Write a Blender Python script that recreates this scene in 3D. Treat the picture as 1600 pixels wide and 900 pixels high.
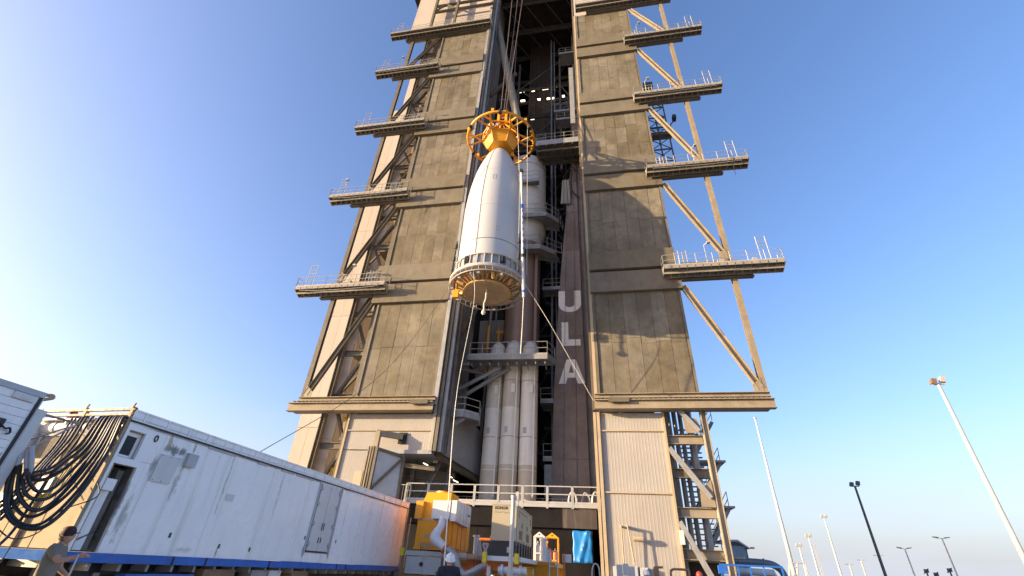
import bpy, bmesh, math, random
from mathutils import Vector, Matrix
random.seed(41)
R_ = math.radians
scene = bpy.context.scene
for o in list(bpy.data.objects): bpy.data.objects.remove(o)
COL = scene.collection

# ------------------------------------------------------------------ camera
CAM = Vector((0, 0, 1.5)); FPX = 690.4
pitch, roll, yaw = R_(32.575), R_(3.16), R_(-11.335)
fw = Vector((math.sin(yaw)*math.cos(pitch), math.cos(yaw)*math.cos(pitch), math.sin(pitch)))
rt = Vector((math.cos(yaw), -math.sin(yaw), 0)); up = rt.cross(fw)
rt2 = rt*math.cos(roll)+up*math.sin(roll); up2 = -rt*math.sin(roll)+up*math.cos(roll)
cd = bpy.data.cameras.new('camera'); cam = bpy.data.objects.new('camera', cd); COL.objects.link(cam)
cd.sensor_width = 36; cd.lens = FPX/1600*36; cd.clip_start = 0.05; cd.clip_end = 6000
cam.matrix_world = Matrix(((rt2.x, up2.x, -fw.x, CAM.x), (rt2.y, up2.y, -fw.y, CAM.y), (rt2.z, up2.z, -fw.z, CAM.z), (0, 0, 0, 1)))
scene.camera = cam

# ------------------------------------------------------------------ sky, sun, exposure
SUN_EL = R_(9.6); sunh = Vector((-0.925, -0.38)).normalized()
world = bpy.data.worlds.new('World'); scene.world = world; world.use_nodes = True
wn = world.node_tree.nodes; wl = world.node_tree.links
bg = wn['Background']; bg.inputs['Strength'].default_value = 0.15
sky = wn.new('ShaderNodeTexSky'); sky.sky_type = 'NISHITA'; sky.sun_disc = False
sky.sun_elevation = SUN_EL; sky.sun_rotation = math.atan2(sunh.x, sunh.y)
sky.air_density = 1.0; sky.dust_density = 3.0; sky.ozone_density = 2.0; sky.altitude = 0
# pale haze with faint cloud near the horizon, all the way round
tc = wn.new('ShaderNodeTexCoord'); mp = wn.new('ShaderNodeMapping'); mp.inputs['Scale'].default_value = (2.2, 2.2, 9.0)
nz = wn.new('ShaderNodeTexNoise'); nz.inputs['Scale'].default_value = 1.6; nz.inputs['Detail'].default_value = 7; nz.inputs['Roughness'].default_value = 0.55
cr = wn.new('ShaderNodeValToRGB'); cr.color_ramp.elements[0].position = 0.44; cr.color_ramp.elements[1].position = 0.62
sep = wn.new('ShaderNodeSeparateXYZ'); hr = wn.new('ShaderNodeMapRange')
hr.inputs['From Min'].default_value = 0.02; hr.inputs['From Max'].default_value = 0.26; hr.inputs['To Min'].default_value = 0.9; hr.inputs['To Max'].default_value = 0.0
mu = wn.new('ShaderNodeMath'); mu.operation = 'MULTIPLY'
mx = wn.new('ShaderNodeMix'); mx.data_type = 'RGBA'; mx.inputs['B'].default_value = (1.95, 2.08, 2.38, 1)
wl.new(tc.outputs['Generated'], mp.inputs['Vector']); wl.new(mp.outputs['Vector'], nz.inputs['Vector'])
wl.new(nz.outputs['Fac'], cr.inputs['Fac']); wl.new(tc.outputs['Generated'], sep.inputs['Vector']); wl.new(sep.outputs['Z'], hr.inputs['Value'])
ad_ = wn.new('ShaderNodeMath'); ad_.operation = 'MULTIPLY_ADD'; ad_.inputs[1].default_value = 0.3; ad_.inputs[2].default_value = 0.7; wl.new(cr.outputs['Color'], ad_.inputs[0]); wl.new(ad_.outputs['Value'], mu.inputs[0]); wl.new(hr.outputs['Result'], mu.inputs[1])
tn = wn.new('ShaderNodeMix'); tn.data_type = 'RGBA'; tn.blend_type = 'MULTIPLY'; tn.inputs['Factor'].default_value = 1; tn.inputs['B'].default_value = (1.14, 1.03, 1.19, 1)
hs = wn.new('ShaderNodeHueSaturation'); hs.inputs['Saturation'].default_value = 1.12; wl.new(sky.outputs['Color'], hs.inputs['Color']); wl.new(hs.outputs['Color'], tn.inputs['A']); wl.new(mu.outputs['Value'], mx.inputs['Factor']); wl.new(tn.outputs['Result'], mx.inputs['A']); wl.new(mx.outputs['Result'], bg.inputs['Color'])
sd = bpy.data.lights.new('sun', 'SUN'); sd.energy = 4.8; sd.angle = R_(0.53); sd.color = (1.0, 0.75, 0.44)
so = bpy.data.objects.new('sun', sd); COL.objects.link(so)
sdir = Vector((sunh.x*math.cos(SUN_EL), sunh.y*math.cos(SUN_EL), math.sin(SUN_EL)))
so.rotation_euler = sdir.to_track_quat('Z', 'Y').to_euler(); so.location = (-60, -30, 40)
vs = scene.view_settings; vs.view_transform = 'Standard'; vs.look = 'None'; vs.gamma = 1; vs.use_curve_mapping = False
vs.exposure = 1.38
scene.render.engine = 'CYCLES'

# ------------------------------------------------------------------ materials
MATS = {}
def mat(name, col, rough=0.6, metal=0.0, var=0.18, scale=0.8, streak=0.0, scol=(0.10, 0.075, 0.05), bump=0.0, bscale=6.0, orand=0.0, rust=0.0, rcol=(0.22, 0.085, 0.025), rscale=1.2, emit=None, blots=(), spec=0.5, mottle=0.0):
    m = bpy.data.materials.new(name); m.use_nodes = True; MATS[name] = m
    n = m.node_tree.nodes; l = m.node_tree.links; b = n['Principled BSDF']
    b.inputs['Roughness'].default_value = rough; b.inputs['Metallic'].default_value = metal; b.inputs['Specular IOR Level'].default_value = spec
    if emit:
        b.inputs['Emission Color'].default_value = (*emit[:3], 1); b.inputs['Emission Strength'].default_value = emit[3]
    geo = n.new('ShaderNodeNewGeometry')
    def noise(sc, vec=None, detail=6, rough_=0.6):
        t = n.new('ShaderNodeTexNoise'); t.inputs['Scale'].default_value = sc; t.inputs['Detail'].default_value = detail; t.inputs['Roughness'].default_value = rough_
        l.new(vec or geo.outputs['Position'], t.inputs['Vector']); return t.outputs['Fac']
    def ramp(src, a, bb, v0=0.0, v1=1.0):
        r = n.new('ShaderNodeMapRange'); r.inputs['From Min'].default_value = a; r.inputs['From Max'].default_value = bb
        r.inputs['To Min'].default_value = v0; r.inputs['To Max'].default_value = v1; l.new(src, r.inputs['Value']); return r.outputs['Result']
    def mixc(a, bcol, fac, mode='MIX'):
        x = n.new('ShaderNodeMix'); x.data_type = 'RGBA'; x.blend_type = mode
        if isinstance(a, tuple): x.inputs['A'].default_value = (*a, 1)
        else: l.new(a, x.inputs['A'])
        if isinstance(bcol, tuple): x.inputs['B'].default_value = (*bcol, 1)
        else: l.new(bcol, x.inputs['B'])
        if isinstance(fac, float): x.inputs['Factor'].default_value = fac
        else: l.new(fac, x.inputs['Factor'])
        return x.outputs['Result']
    c = mixc(tuple(v*(1-var) for v in col), tuple(min(v*(1+var), 0.95) for v in col), ramp(noise(scale), 0.3, 0.7))
    c = mixc(c, tuple(v*(1-var*1.2) for v in col), ramp(noise(scale*7, detail=3), 0.5, 0.8, 0, 0.6))
    if mottle:
        c = mixc(c, tuple(v*0.55 for v in col), ramp(noise(0.9, detail=9, rough_=0.72), 0.48, 0.68, 0, mottle))
        c = mixc(c, (col[0]*1.25, col[1]*1.32, col[2]*1.6), ramp(noise(0.33, detail=7, rough_=0.65), 0.54, 0.70, 0, mottle))
    if orand:
        oi = n.new('ShaderNodeObjectInfo')
        h = n.new('ShaderNodeHueSaturation'); l.new(ramp(oi.outputs['Random'], 0, 1, 1-orand, 1+orand), h.inputs['Value'])
        l.new(ramp(oi.outputs['Random'], 0, 1, 1.15, 0.8), h.inputs['Saturation'])
        l.new(c, h.inputs['Color']); c = h.outputs['Color']
    if streak:
        mpn = n.new('ShaderNodeMapping'); mpn.inputs['Scale'].default_value = (3.2, 3.2, 0.16); l.new(geo.outputs['Position'], mpn.inputs['Vector'])
        c = mixc(c, scol, ramp(noise(1.6, mpn.outputs['Vector'], 5, 0.62), 0.52, 0.78, 0, streak))
    if rust:
        c = mixc(c, rcol, ramp(noise(rscale, detail=8, rough_=0.7), 0.60, 0.72, 0, rust))
    if blots:
        tco = n.new('ShaderNodeTexCoord')
        for (cy, cz, ry, rz, amt, bc) in blots:
            mp_ = n.new('ShaderNodeMapping'); mp_.vector_type = 'POINT'; mp_.inputs['Location'].default_value = (0, -cy/ry, -cz/rz); mp_.inputs['Scale'].default_value = (0, 1/ry, 1/rz)
            l.new(tco.outputs['Object'], mp_.inputs['Vector'])
            ln = n.new('ShaderNodeVectorMath'); ln.operation = 'LENGTH'; l.new(mp_.outputs['Vector'], ln.inputs[0])
            fall = ramp(ln.outputs['Value'], 0.2, 1.0, 0.34, 0.0)
            ad = n.new('ShaderNodeMath'); ad.operation = 'ADD'; l.new(fall, ad.inputs[0])
            mp3 = n.new('ShaderNodeMapping'); mp3.inputs['Scale'].default_value = (3, 3, 1.4); l.new(geo.outputs['Position'], mp3.inputs['Vector'])
            l.new(noise(3.0, mp3.outputs['Vector'], 9, 0.72), ad.inputs[1])
            c = mixc(c, bc, ramp(ad.outputs['Value'], 0.66, 0.84, 0, amt))
    l.new(c, b.inputs['Base Color'])
    rr = ramp(noise(scale*3), 0.3, 0.7, max(rough-0.1, 0.05), min(rough+0.12, 1)); l.new(rr, b.inputs['Roughness'])
    if bump:
        bp = n.new('ShaderNodeBump'); bp.inputs['Strength'].default_value = bump; bp.inputs['Distance'].default_value = 0.05
        l.new(noise(bscale, detail=4), bp.inputs['Height']); l.new(bp.outputs['Normal'], b.inputs['Normal'])
    return m
mat('door', (0.172, 0.149, 0.106), 0.7, 0.0, 0.32, 0.35, 0.55, (0.11, 0.09, 0.06), 0.9, 0.9, 0.17, 0.35, (0.17, 0.095, 0.045), 0.8, mottle=0.6, spec=0.2)
mat('door_band', (0.165, 0.142, 0.102), 0.7, 0, 0.15, 0.5, 0.35, (0.10, 0.08, 0.055), 0.4, 1.5, 0.12, 0.3, (0.16, 0.09, 0.045), 0.7, mottle=0.45, spec=0.2)
mat('gap', (0.075, 0.065, 0.05), 0.9)
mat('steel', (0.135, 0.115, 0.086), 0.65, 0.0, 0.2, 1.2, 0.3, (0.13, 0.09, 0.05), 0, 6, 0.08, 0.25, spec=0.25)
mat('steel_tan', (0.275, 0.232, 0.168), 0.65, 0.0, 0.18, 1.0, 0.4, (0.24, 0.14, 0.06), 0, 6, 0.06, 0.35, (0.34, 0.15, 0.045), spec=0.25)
mat('platform', (0.255, 0.228, 0.182), 0.6, 0, 0.2, 1.5, 0.3, (0.13, 0.1, 0.07), 0, 6, 0.08)
mat('steel_grey', (0.29, 0.295, 0.30), 0.5, 0.1, 0.18, 1.4, 0.25)
mat('rail', (0.40, 0.395, 0.38), 0.45, 0.2, 0.1, 2)
mat('siding', (0.345, 0.325, 0.30), 0.7, 0, 0.07, 0.4, 0.22, (0.52, 0.41, 0.27), 0, 6, 0.03, 0.10, (0.50, 0.30, 0.13), spec=0.15)
mat('wall_white', (0.43, 0.38, 0.335), 0.7, 0, 0.05, 0.2, 0.15, (0.55, 0.46, 0.36), 0, 6, 0.03, spec=0.15)
mat('trim', (0.40, 0.325, 0.225), 0.7, 0, 0.1, 1, 0.3, (0.36, 0.20, 0.08), 0, 6, 0, 0.3, (0.42, 0.20, 0.06), 2, spec=0.2)
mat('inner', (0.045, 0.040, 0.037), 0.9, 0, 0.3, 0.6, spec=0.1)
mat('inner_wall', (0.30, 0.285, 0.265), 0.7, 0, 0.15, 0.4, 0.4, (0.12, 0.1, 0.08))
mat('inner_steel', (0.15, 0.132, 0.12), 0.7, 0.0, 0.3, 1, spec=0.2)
mat('curtain', (0.085, 0.066, 0.055), 0.8, 0, 0.3, 0.5, 0.5, (0.03, 0.025, 0.02), spec=0.2)
mat('lamp', (0.9, 0.9, 0.85), 0.4, emit=(1.0, 0.80, 0.52, 2.0))
mat('core', (0.30, 0.205, 0.16), 0.45, 0.25, 0.10, 0.6, 0.2, (0.14, 0.10, 0.08))
mat('rocket_white', (0.70, 0.67, 0.62), 0.5, 0, 0.06, 0.8, 0.2, (0.45, 0.38, 0.3))
mat('booster', (0.80, 0.735, 0.63), 0.45, 0, 0.06, 0.5, 0.35, (0.40, 0.33, 0.24), 0, 6, 0.03, 0.25, (0.42, 0.34, 0.22), 0.35)
mat('booster_tan', (0.60, 0.51, 0.39), 0.5, 0, 0.1, 0.6, 0.35, (0.36, 0.27, 0.18), 0, 6, 0.04, 0.3, (0.36, 0.27, 0.16), 0.5)
mat('mast', (0.235, 0.188, 0.166), 0.65, 0.0, 0.22, 0.5, 0.55, (0.13, 0.10, 0.088), 0.2, 2, 0.16, 0.3, (0.20, 0.145, 0.115), 0.7, mottle=0.5)
mat('mlp', (0.012, 0.0105, 0.0105), 0.5, 0.0, 0.35, 0.7, 0.12, (0.045, 0.038, 0.034), 0.1, 3, spec=0.12)
mat('mlp_sunlit', (0.055, 0.042, 0.034), 0.6, 0.1, 0.25, 0.7, 0.35, (0.3, 0.27, 0.24))  # brown stands in for sunlight on the dark platform steel
mat('fairing', (0.46, 0.475, 0.49), 0.38, 0, 0.02, 0.4)
mat('seam', (0.16, 0.16, 0.17), 0.6)
mat('ring_paint', (0.44, 0.415, 0.375), 0.55, 0, 0.15, 2.5, 0.3, (0.22, 0.16, 0.1))
mat('gold', (0.55, 0.35, 0.14), 0.42, 0.2, 0.3, 3)
mat('bronze', (0.40, 0.285, 0.165), 0.5, 0.0, 0.2, 1.5)
mat('yellow', (0.74, 0.32, 0.008), 0.42, 0, 0.12, 1.0, 0.15, (0.40, 0.17, 0.02))
mat('yellow_unit', (0.80, 0.31, 0.004), 0.45, 0, 0.08, 0.9, 0.25, (0.45, 0.2, 0.02))
mat('orange', (0.65, 0.17, 0.02), 0.5, 0, 0.15, 2, 0.2)
MOULD = (0.10, 0.10, 0.085); RUST = (0.33, 0.24, 0.11)
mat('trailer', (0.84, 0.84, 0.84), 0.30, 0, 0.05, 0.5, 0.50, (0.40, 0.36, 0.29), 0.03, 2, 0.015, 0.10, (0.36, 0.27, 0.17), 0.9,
    blots=[(1.25, 3.36, .55, .16, .9, MOULD), (.86, 3.0, .10, .5, .6, MOULD), (1.55, 2.85, .12, .7, .55, MOULD), (.72, 2.0, .16, .75, .55, MOULD), (.56, 2.2, .05, .9, .7, MOULD), (1.0, 3.5, .07, .3, .7, RUST), (1.66, 3.5, .06, .25, .8, RUST),
           (2.9, 2.9, .07, 1.3, .55, RUST), (4.9, 3.0, .07, 1.1, .5, RUST), (8.6, 2.8, .06, 1.2, .5, RUST), (10.3, 3.2, .06, 1.0, .4, RUST), (6.7, 1.7, .12, .4, .7, MOULD), (8.1, 1.75, .10, .4, .6, MOULD), (3.35, 1.55, .06, .2, .9, RUST), (2.4, 1.55, .5, .1, .4, MOULD)])
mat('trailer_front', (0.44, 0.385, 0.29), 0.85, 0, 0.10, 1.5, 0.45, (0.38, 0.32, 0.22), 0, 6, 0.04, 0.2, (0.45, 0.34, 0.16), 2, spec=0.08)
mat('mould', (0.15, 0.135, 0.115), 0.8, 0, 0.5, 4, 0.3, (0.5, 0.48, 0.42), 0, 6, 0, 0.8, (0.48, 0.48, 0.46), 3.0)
mat('white_paint', (0.60, 0.60, 0.60), 0.4, 0, 0.06, 1.5, 0.2, (0.45, 0.4, 0.33))
mat('grey_paint', (0.42, 0.44, 0.46), 0.4, 0, 0.08, 1.5)
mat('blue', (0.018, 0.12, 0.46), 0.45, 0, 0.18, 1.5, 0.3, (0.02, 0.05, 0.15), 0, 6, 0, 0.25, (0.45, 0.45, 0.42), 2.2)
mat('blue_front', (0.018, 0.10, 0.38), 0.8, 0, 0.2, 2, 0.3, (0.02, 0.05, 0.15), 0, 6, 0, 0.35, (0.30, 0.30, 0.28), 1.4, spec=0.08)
mat('tarp', (0.012, 0.19, 0.52), 0.42, 0, 0.12, 2)
mat('black', (0.018, 0.018, 0.020), 0.5, 0, 0.3, 2)
mat('rubber', (0.016, 0.017, 0.022), 0.42, 0, 0.2, 3)
mat('hose_grey', (0.42, 0.43, 0.45), 0.5, 0, 0.1, 3)
mat('hose_yellow', (0.65, 0.50, 0.02), 0.5)
mat('tyre', (0.02, 0.02, 0.02), 0.85)
mat('brown', (0.20, 0.13, 0.075), 0.6, 0, 0.2, 3, 0.3)
mat('tan', (0.37, 0.315, 0.215), 0.45, 0, 0.04, 1)
mat('mesh_dark', (0.07, 0.075, 0.08), 0.6, 0.3, 0.3, 20)
mat('red', (0.65, 0.03, 0.02), 0.4)
mat('rope', (0.66, 0.62, 0.55), 0.8)
mat('rope_dark', (0.10, 0.075, 0.065), 0.6)
mat('duct', (0.62, 0.63, 0.64), 0.45, 0.1, 0.08, 3, 0, (0, 0, 0), 0.3, 9)
mat('duct_grey', (0.34, 0.34, 0.34), 0.4, 0.4, 0.15, 2)
mat('pole_white', (0.48, 0.455, 0.41), 0.4, 0.2, 0.08, 1)
mat('pole_dark', (0.07, 0.08, 0.09), 0.5, 0.2)
mat('concrete', (0.33, 0.31, 0.28), 0.9, 0, 0.18, 0.3, 0, (0, 0, 0), 0.3, 8)
mat('dirt', (0.20, 0.185, 0.14), 0.95, 0, 0.3, 0.05)
mat('print_black', (0.03, 0.03, 0.03), 0.6)
mat('print_grey', (0.36, 0.33, 0.26), 0.6)
mat('letter', (0.90, 0.88, 0.84), 0.7, 0, 0.05, 2, 0, (0.2, 0.16, 0.13), 0, 6, 0, 0.9, (0.25, 0.19, 0.165), 2.1)
mat('skin', (0.52, 0.29, 0.20), 0.5, 0, 0.06, 8)
mat('shirt', (0.215, 0.195, 0.155), 0.85, 0, 0.10, 4, 0, (0, 0, 0), 0.5, 5)
mat('denim', (0.05, 0.065, 0.11), 0.85)
mat('hoodie', (0.020, 0.021, 0.030), 0.9, 0, 0.15, 5, 0, (0, 0, 0), 0.4, 6)
mat('cap', (0.045, 0.018, 0.022), 0.7, 0, 0.3, 10, 0, (0, 0, 0), 0, 6, 0, 0.9, (0.55, 0.5, 0.5), 9)
mat('hair', (0.07, 0.045, 0.025), 0.6)
mat('hat_white', (0.78, 0.78, 0.78), 0.3, 0, 0.03)
mat('hat_red', (0.62, 0.05, 0.02), 0.35, 0, 0.1, 6, 0, (0, 0, 0), 0, 6, 0, 0.9, (0.8, 0.6, 0.5), 14)
mat('hivis', (0.65, 0.18, 0.03), 0.7)
mat('blue_siding', (0.36, 0.46, 0.56), 0.5, 0, 0.05, 1)
mat('pipe_blue', (0.15, 0.19, 0.24), 0.4, 0.2, 0.1, 1)

# ------------------------------------------------------------------ mesh builder
ORG = {}
class MB:
    def __init__(s): s.v = []; s.f = []; s.sm = False
    def add(s, vs, fs):
        k = len(s.v); s.v += [Vector(p) for p in vs]; s.f += [tuple(i+k for i in q) for q in fs]; return s
    def box(s, x0, x1, y0, y1, z0, z1):
        return s.add([(x0,y0,z0),(x1,y0,z0),(x1,y1,z0),(x0,y1,z0),(x0,y0,z1),(x1,y0,z1),(x1,y1,z1),(x0,y1,z1)],
                     [(0,3,2,1),(4,5,6,7),(0,1,5,4),(1,2,6,5),(2,3,7,6),(3,0,4,7)])
    def frame(s, p, q, ref=None):
        d = (q-p).normalized(); ref = Vector(ref) if ref else (Vector((0,0,1)) if abs(d.z) < 0.95 else Vector((0,1,0)))
        a = d.cross(ref).normalized(); return d, a, a.cross(d).normalized()
    def prism(s, prof, p, q, ref=None):
        p = Vector(p); q = Vector(q); d, a, u = s.frame(p, q, ref); n = len(prof)
        vs = [p+a*x+u*y for x, y in prof]+[q+a*x+u*y for x, y in prof]
        return s.add(vs, [tuple(range(n)), tuple(range(2*n-1, n-1, -1))]+[(i, i+n, (i+1) % n+n, (i+1) % n) for i in range(n)])
    def beam(s, p, q, w, h, ref=None):
        return s.prism([(-w/2,-h/2),(w/2,-h/2),(w/2,h/2),(-w/2,h/2)], p, q, ref)
    def ib(s, p, q, w, h, t=None, ref=None):   # I section: flanges w wide, depth h along 'up'
        t = t or min(w, h)*0.12; a = w/2; b = h/2; c = t/2
        p = Vector(p); q = Vector(q)
        s.prism([(-a,b-t),(-a,b),(a,b),(a,b-t)][::-1], p, q, ref); s.prism([(-a,-b),(-a,-b+t),(a,-b+t),(a,-b)][::-1], p, q, ref)
        return s.prism([(-c,-b+t),(c,-b+t),(c,b-t),(-c,b-t)], p, q, ref)
    def tube(s, p, q, r, n=8, r2=None):
        p = Vector(p); q = Vector(q); d, a, u = s.frame(p, q); r2 = r if r2 is None else r2
        vs = [p+(a*math.cos(2*math.pi*i/n)+u*math.sin(2*math.pi*i/n))*r for i in range(n)]+[q+(a*math.cos(2*math.pi*i/n)+u*math.sin(2*math.pi*i/n))*r2 for i in range(n)]
        return s.add(vs, [tuple(range(n)), tuple(range(2*n-1, n-1, -1))]+[(i, i+n, (i+1) % n+n, (i+1) % n) for i in range(n)])
    def path(s, pts, r, n=7, closed=False, rf=None):
        pts = [Vector(p) for p in pts]; m = len(pts); k = len(s.v); pa = None
        for i, p in enumerate(pts):
            t = (pts[(i+1) % m]-pts[i-1]) if closed else (pts[min(i+1, m-1)]-pts[max(i-1, 0)])
            t.normalize()
            if pa is None: pa = t.cross(Vector((0.13, 0.21, 0.97))).normalized()
            pa = (pa-t*pa.dot(t)).normalized(); u = t.cross(pa); rr = rf(i) if rf else r
            s.v += [p+(pa*math.cos(2*math.pi*j/n)+u*math.sin(2*math.pi*j/n))*rr for j in range(n)]
        for i in range(m if closed else m-1):
            for j in range(n):
                a, b = i, (i+1) % m
                s.f.append((k+a*n+j, k+a*n+(j+1) % n, k+b*n+(j+1) % n, k+b*n+j))
        if not closed: s.f += [tuple(k+j for j in range(n))[::-1], tuple(k+(m-1)*n+j for j in range(n))]
        s.sm = True; return s
    def lathe(s, c, prof, n=40, a0=0, a1=2*math.pi, cap=False):
        k = len(s.v); full = abs(a1-a0-2*math.pi) < 1e-4; m = n if full else n+1; c = Vector(c)
        for r, z in prof:
            for i in range(m):
                a = a0+(a1-a0)*i/n; s.v.append(c+Vector((r*math.cos(a), r*math.sin(a), z)))
        for j in range(len(prof)-1):
            for i in range(n):
                b = (i+1) % m; s.f.append((k+j*m+i, k+j*m+b, k+(j+1)*m+b, k+(j+1)*m+i))
        if cap: s.f += [tuple(k+i for i in range(m))[::-1], tuple(k+(len(prof)-1)*m+i for i in range(m))]
        s.sm = True; return s
    def quad(s, a, b, c, d, th=0.02):
        a, b, c, d = map(Vector, (a, b, c, d)); n = (b-a).cross(d-a).normalized()*th
        return s.add([a, b, c, d, a-n, b-n, c-n, d-n], [(0,1,2,3),(7,6,5,4),(0,4,5,1),(1,5,6,2),(2,6,7,3),(3,7,4,0)])
    def poly(s, pts, ext):   # flat polygon extruded by vector ext
        n = len(pts); e = Vector(ext); pts = [Vector(p) for p in pts]
        return s.add(pts+[p+e for p in pts], [tuple(range(n)), tuple(range(2*n-1, n-1, -1))]+[(i, i+n, (i+1) % n+n, (i+1) % n) for i in range(n)])
    def rail(s, pts, h=1.1, sp=1.5, r=0.03, n=2, toe=True):
        pts = [Vector(p) for p in pts]; Z = Vector((0,0,1))
        for a, b in zip(pts, pts[1:]):
            L = (b-a).length; k = max(1, round(L/sp))
            for i in range(k+1):
                p = a.lerp(b, i/k); s.tube(p, p+Z*h, r, 5)
            for j in range(n): s.tube(a+Z*h*(j+1)/n, b+Z*h*(j+1)/n, r, 5)
            if toe: s.beam(a+Z*0.06, b+Z*0.06, 0.02, 0.12)
        return s
    def obj(s, name, m, parent=None, smooth=None, kind=None):
        o0 = ORG.get(parent, Vector((0,0,0))); me = bpy.data.meshes.new(name)
        me.from_pydata([tuple(p-o0) for p in s.v], [], s.f); me.update()
        bm = bmesh.new(); bm.from_mesh(me); bmesh.ops.recalc_face_normals(bm, faces=bm.faces); bm.to_mesh(me); bm.free()
        me.materials.append(MATS[m])
        o = bpy.data.objects.new(name, me); COL.objects.link(o)
        if parent: o.parent = parent; ORG[o] = o0
        if smooth or (smooth is None and s.sm):
            for p in me.polygons: p.use_smooth = True
            me.set_sharp_from_angle(angle=R_(40))
        if kind: o['kind'] = kind
        return o
def thing(name, label, cat, loc=(0,0,0), group=None, rz=0.0):
    o = bpy.data.objects.new(name, None); COL.objects.link(o); o.empty_display_size = 0.2
    o.location = loc; o.rotation_euler = (0, 0, rz); o['label'] = label; o['category'] = cat
    ORG[o] = Vector(loc) if rz == 0 else Vector((0,0,0))
    if group: o['group'] = group
    return o
def tag(o, label, cat, group=None):
    o['label'] = label; o['category'] = cat
    if group: o['group'] = group
    return o
def solo(mb, name, m, label, cat, group=None, base=None, smooth=None):   # a one-mesh thing with its origin at its base
    base = Vector(base) if base else Vector((sum(p.x for p in mb.v)/len(mb.v), sum(p.y for p in mb.v)/len(mb.v), min(p.z for p in mb.v)))
    mb.v = [p-base for p in mb.v]; o = mb.obj(name, m, None, smooth); o.location = base; return tag(o, label, cat, group)
def curve(pts, n=10):   # Catmull-Rom through points
    P = [Vector(p) for p in pts]; P = [P[0]*2-P[1]]+P+[P[-1]*2-P[-2]]; out = []
    for i in range(1, len(P)-2):
        for k in range(n):
            t = k/n; a, b, c, d = P[i-1], P[i], P[i+1], P[i+2]
            out.append(0.5*((2*b)+(c-a)*t+(2*a-5*b+4*c-d)*t*t+(3*b-a-3*c+d)*t**3))
    return out+[P[-2]]

# ------------------------------------------------------------------ ground
g = MB().add([(-3000,-3000,0),(3000,-3000,0),(3000,3000,0),(-3000,3000,0)], [(0,1,2,3)]).obj('ground', 'dirt', kind='structure')
g = MB().add([(-60,-30,0.006),(60,-30,0.006),(60,75,0.006),(-60,75,0.006)], [(0,1,2,3)]).obj('pavement', 'concrete', kind='structure')

# ------------------------------------------------------------------ the tower
F = 34.0
TW = thing('assembly_tower', 'tall rocket assembly tower with brown door sections and open central bay', 'tower', (-6, 46, 0))
GAPS = [24.8, 37.2, 49.45, 61.9, 74.3]
def door(x0, x1, bx0, bx1):
    zb = 13.25
    for k, gz in enumerate(GAPS):
        z0, z1 = (zb if k == 0 else GAPS[k-1]+2.0), gz-2.25
        if k == 4: z1 = 71.0
        sec = MB().box(x0, x1, F+0.06, F+0.35, z0, z1).obj('door_section', 'gap', TW)
        nc = 6; w = (x1-x0-0.44)/nc
        for c in range(nc):
            zs = [z0]+sorted(z0+(z1-z0)*t for t in ([0.5+random.uniform(-.03,.03)] if k < 2 else [0.36+random.uniform(-.04,.04), 0.72+random.uniform(-.04,.04)]))+[z1]
            for a, b in zip(zs, zs[1:]):
                cx = x0+0.22+w*(c+.5)
                o = MB().box(cx-w/2+.012, cx+w/2-.012, F-0.01, F+0.05, a+.012, b-.012)
                oo = o.obj('sheet', 'door', sec)
                oo.rotation_euler = (0, 0, 0)
                # every sheet bulges a little in its own way
                for vtx in oo.data.vertices:
                    if vtx.co.y+46 < F+0.02: vtx.co.y += random.uniform(-0.015, 0.02)
        for ex in (x0+.1, x1-.1): MB().ib((ex, F-.02, z0), (ex, F-.02, z1), 0.2, 0.16).obj('edge_angle', 'door_band', sec)
        if k < 4:
            MB().box(bx0, bx1, F-0.30, F+0.1, gz-2.25, gz-0.12).box(bx0+.05, bx1-.05, F-0.36, F-0.301, gz-2.25, gz-2.08).obj('lower_band', 'door_band', sec)
            MB().box(bx0, bx1-.2 if bx0 > 0 else bx1, F-0.52, F+0.1, gz+0.05, gz+2.0).obj('upper_band', 'door_band', sec)
            MB().box(bx0+.02, bx1-.02, F-0.1, F+0.2, gz-.15, gz+0.06).obj('gap_filler', 'gap', sec)
door(-19.9, -12.85, -20.5, -12.75); door(0.45, 7.95, 0.35, 8.15)

# vertical guide channels at the edges of the bay
for (xa, z0, z1, dy, w, mt) in [(-12.62, 12.6, 88, -0.1, .34, 'steel_grey'), (-12.22, 9.0, 88, .05, .26, 'steel'), (-11.9, 9.0, 88, .25, .3, 'steel_grey'), (-11.6, 9.0, 88, .7, .22, 'inner_steel'),
                                (0.3, 12.2, 71, .1, .24, 'trim'), (0.08, 12.2, 88, .3, .2, 'steel')]:
    MB().ib((xa, F+dy, z0), (xa, F+dy, z1), w, .3, .04).obj('guide_channel', mt, TW)
# track beams under the doors
for (xa, xb) in ((-25.5, -12.6), (0.2, 12.75)):
    b = MB().ib((xa, 33.35, 12.33), (xb, 33.35, 12.33), .5, .72, .07).box(xa+.3, xb-.3, 33.45, 34.2, 12.0, 12.12).obj('track_beam', 'steel_tan', TW)
    MB().ib((xa+.6 if xa < 0 else xa, 33.6, 13.05), (xb if xa < 0 else xb-.1, 33.6, 13.05), .45, .36, .05).obj('flange', 'steel_tan', b)
    m = MB()
    for i in range(34):
        x = xa+.4+(xb-xa-.8)*i/33; m.box(x-.07, x+.07, 33.3, 33.7, 12.69, 12.87)
    m.obj('roller', 'gap', b)
    m = MB(); xx = -13.6 if xa < 0 else 2.1; m.box(xx-.9, xx+.6, 33.02, 33.2, 12.45, 12.8).obj('bumper', 'steel', b)
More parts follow.
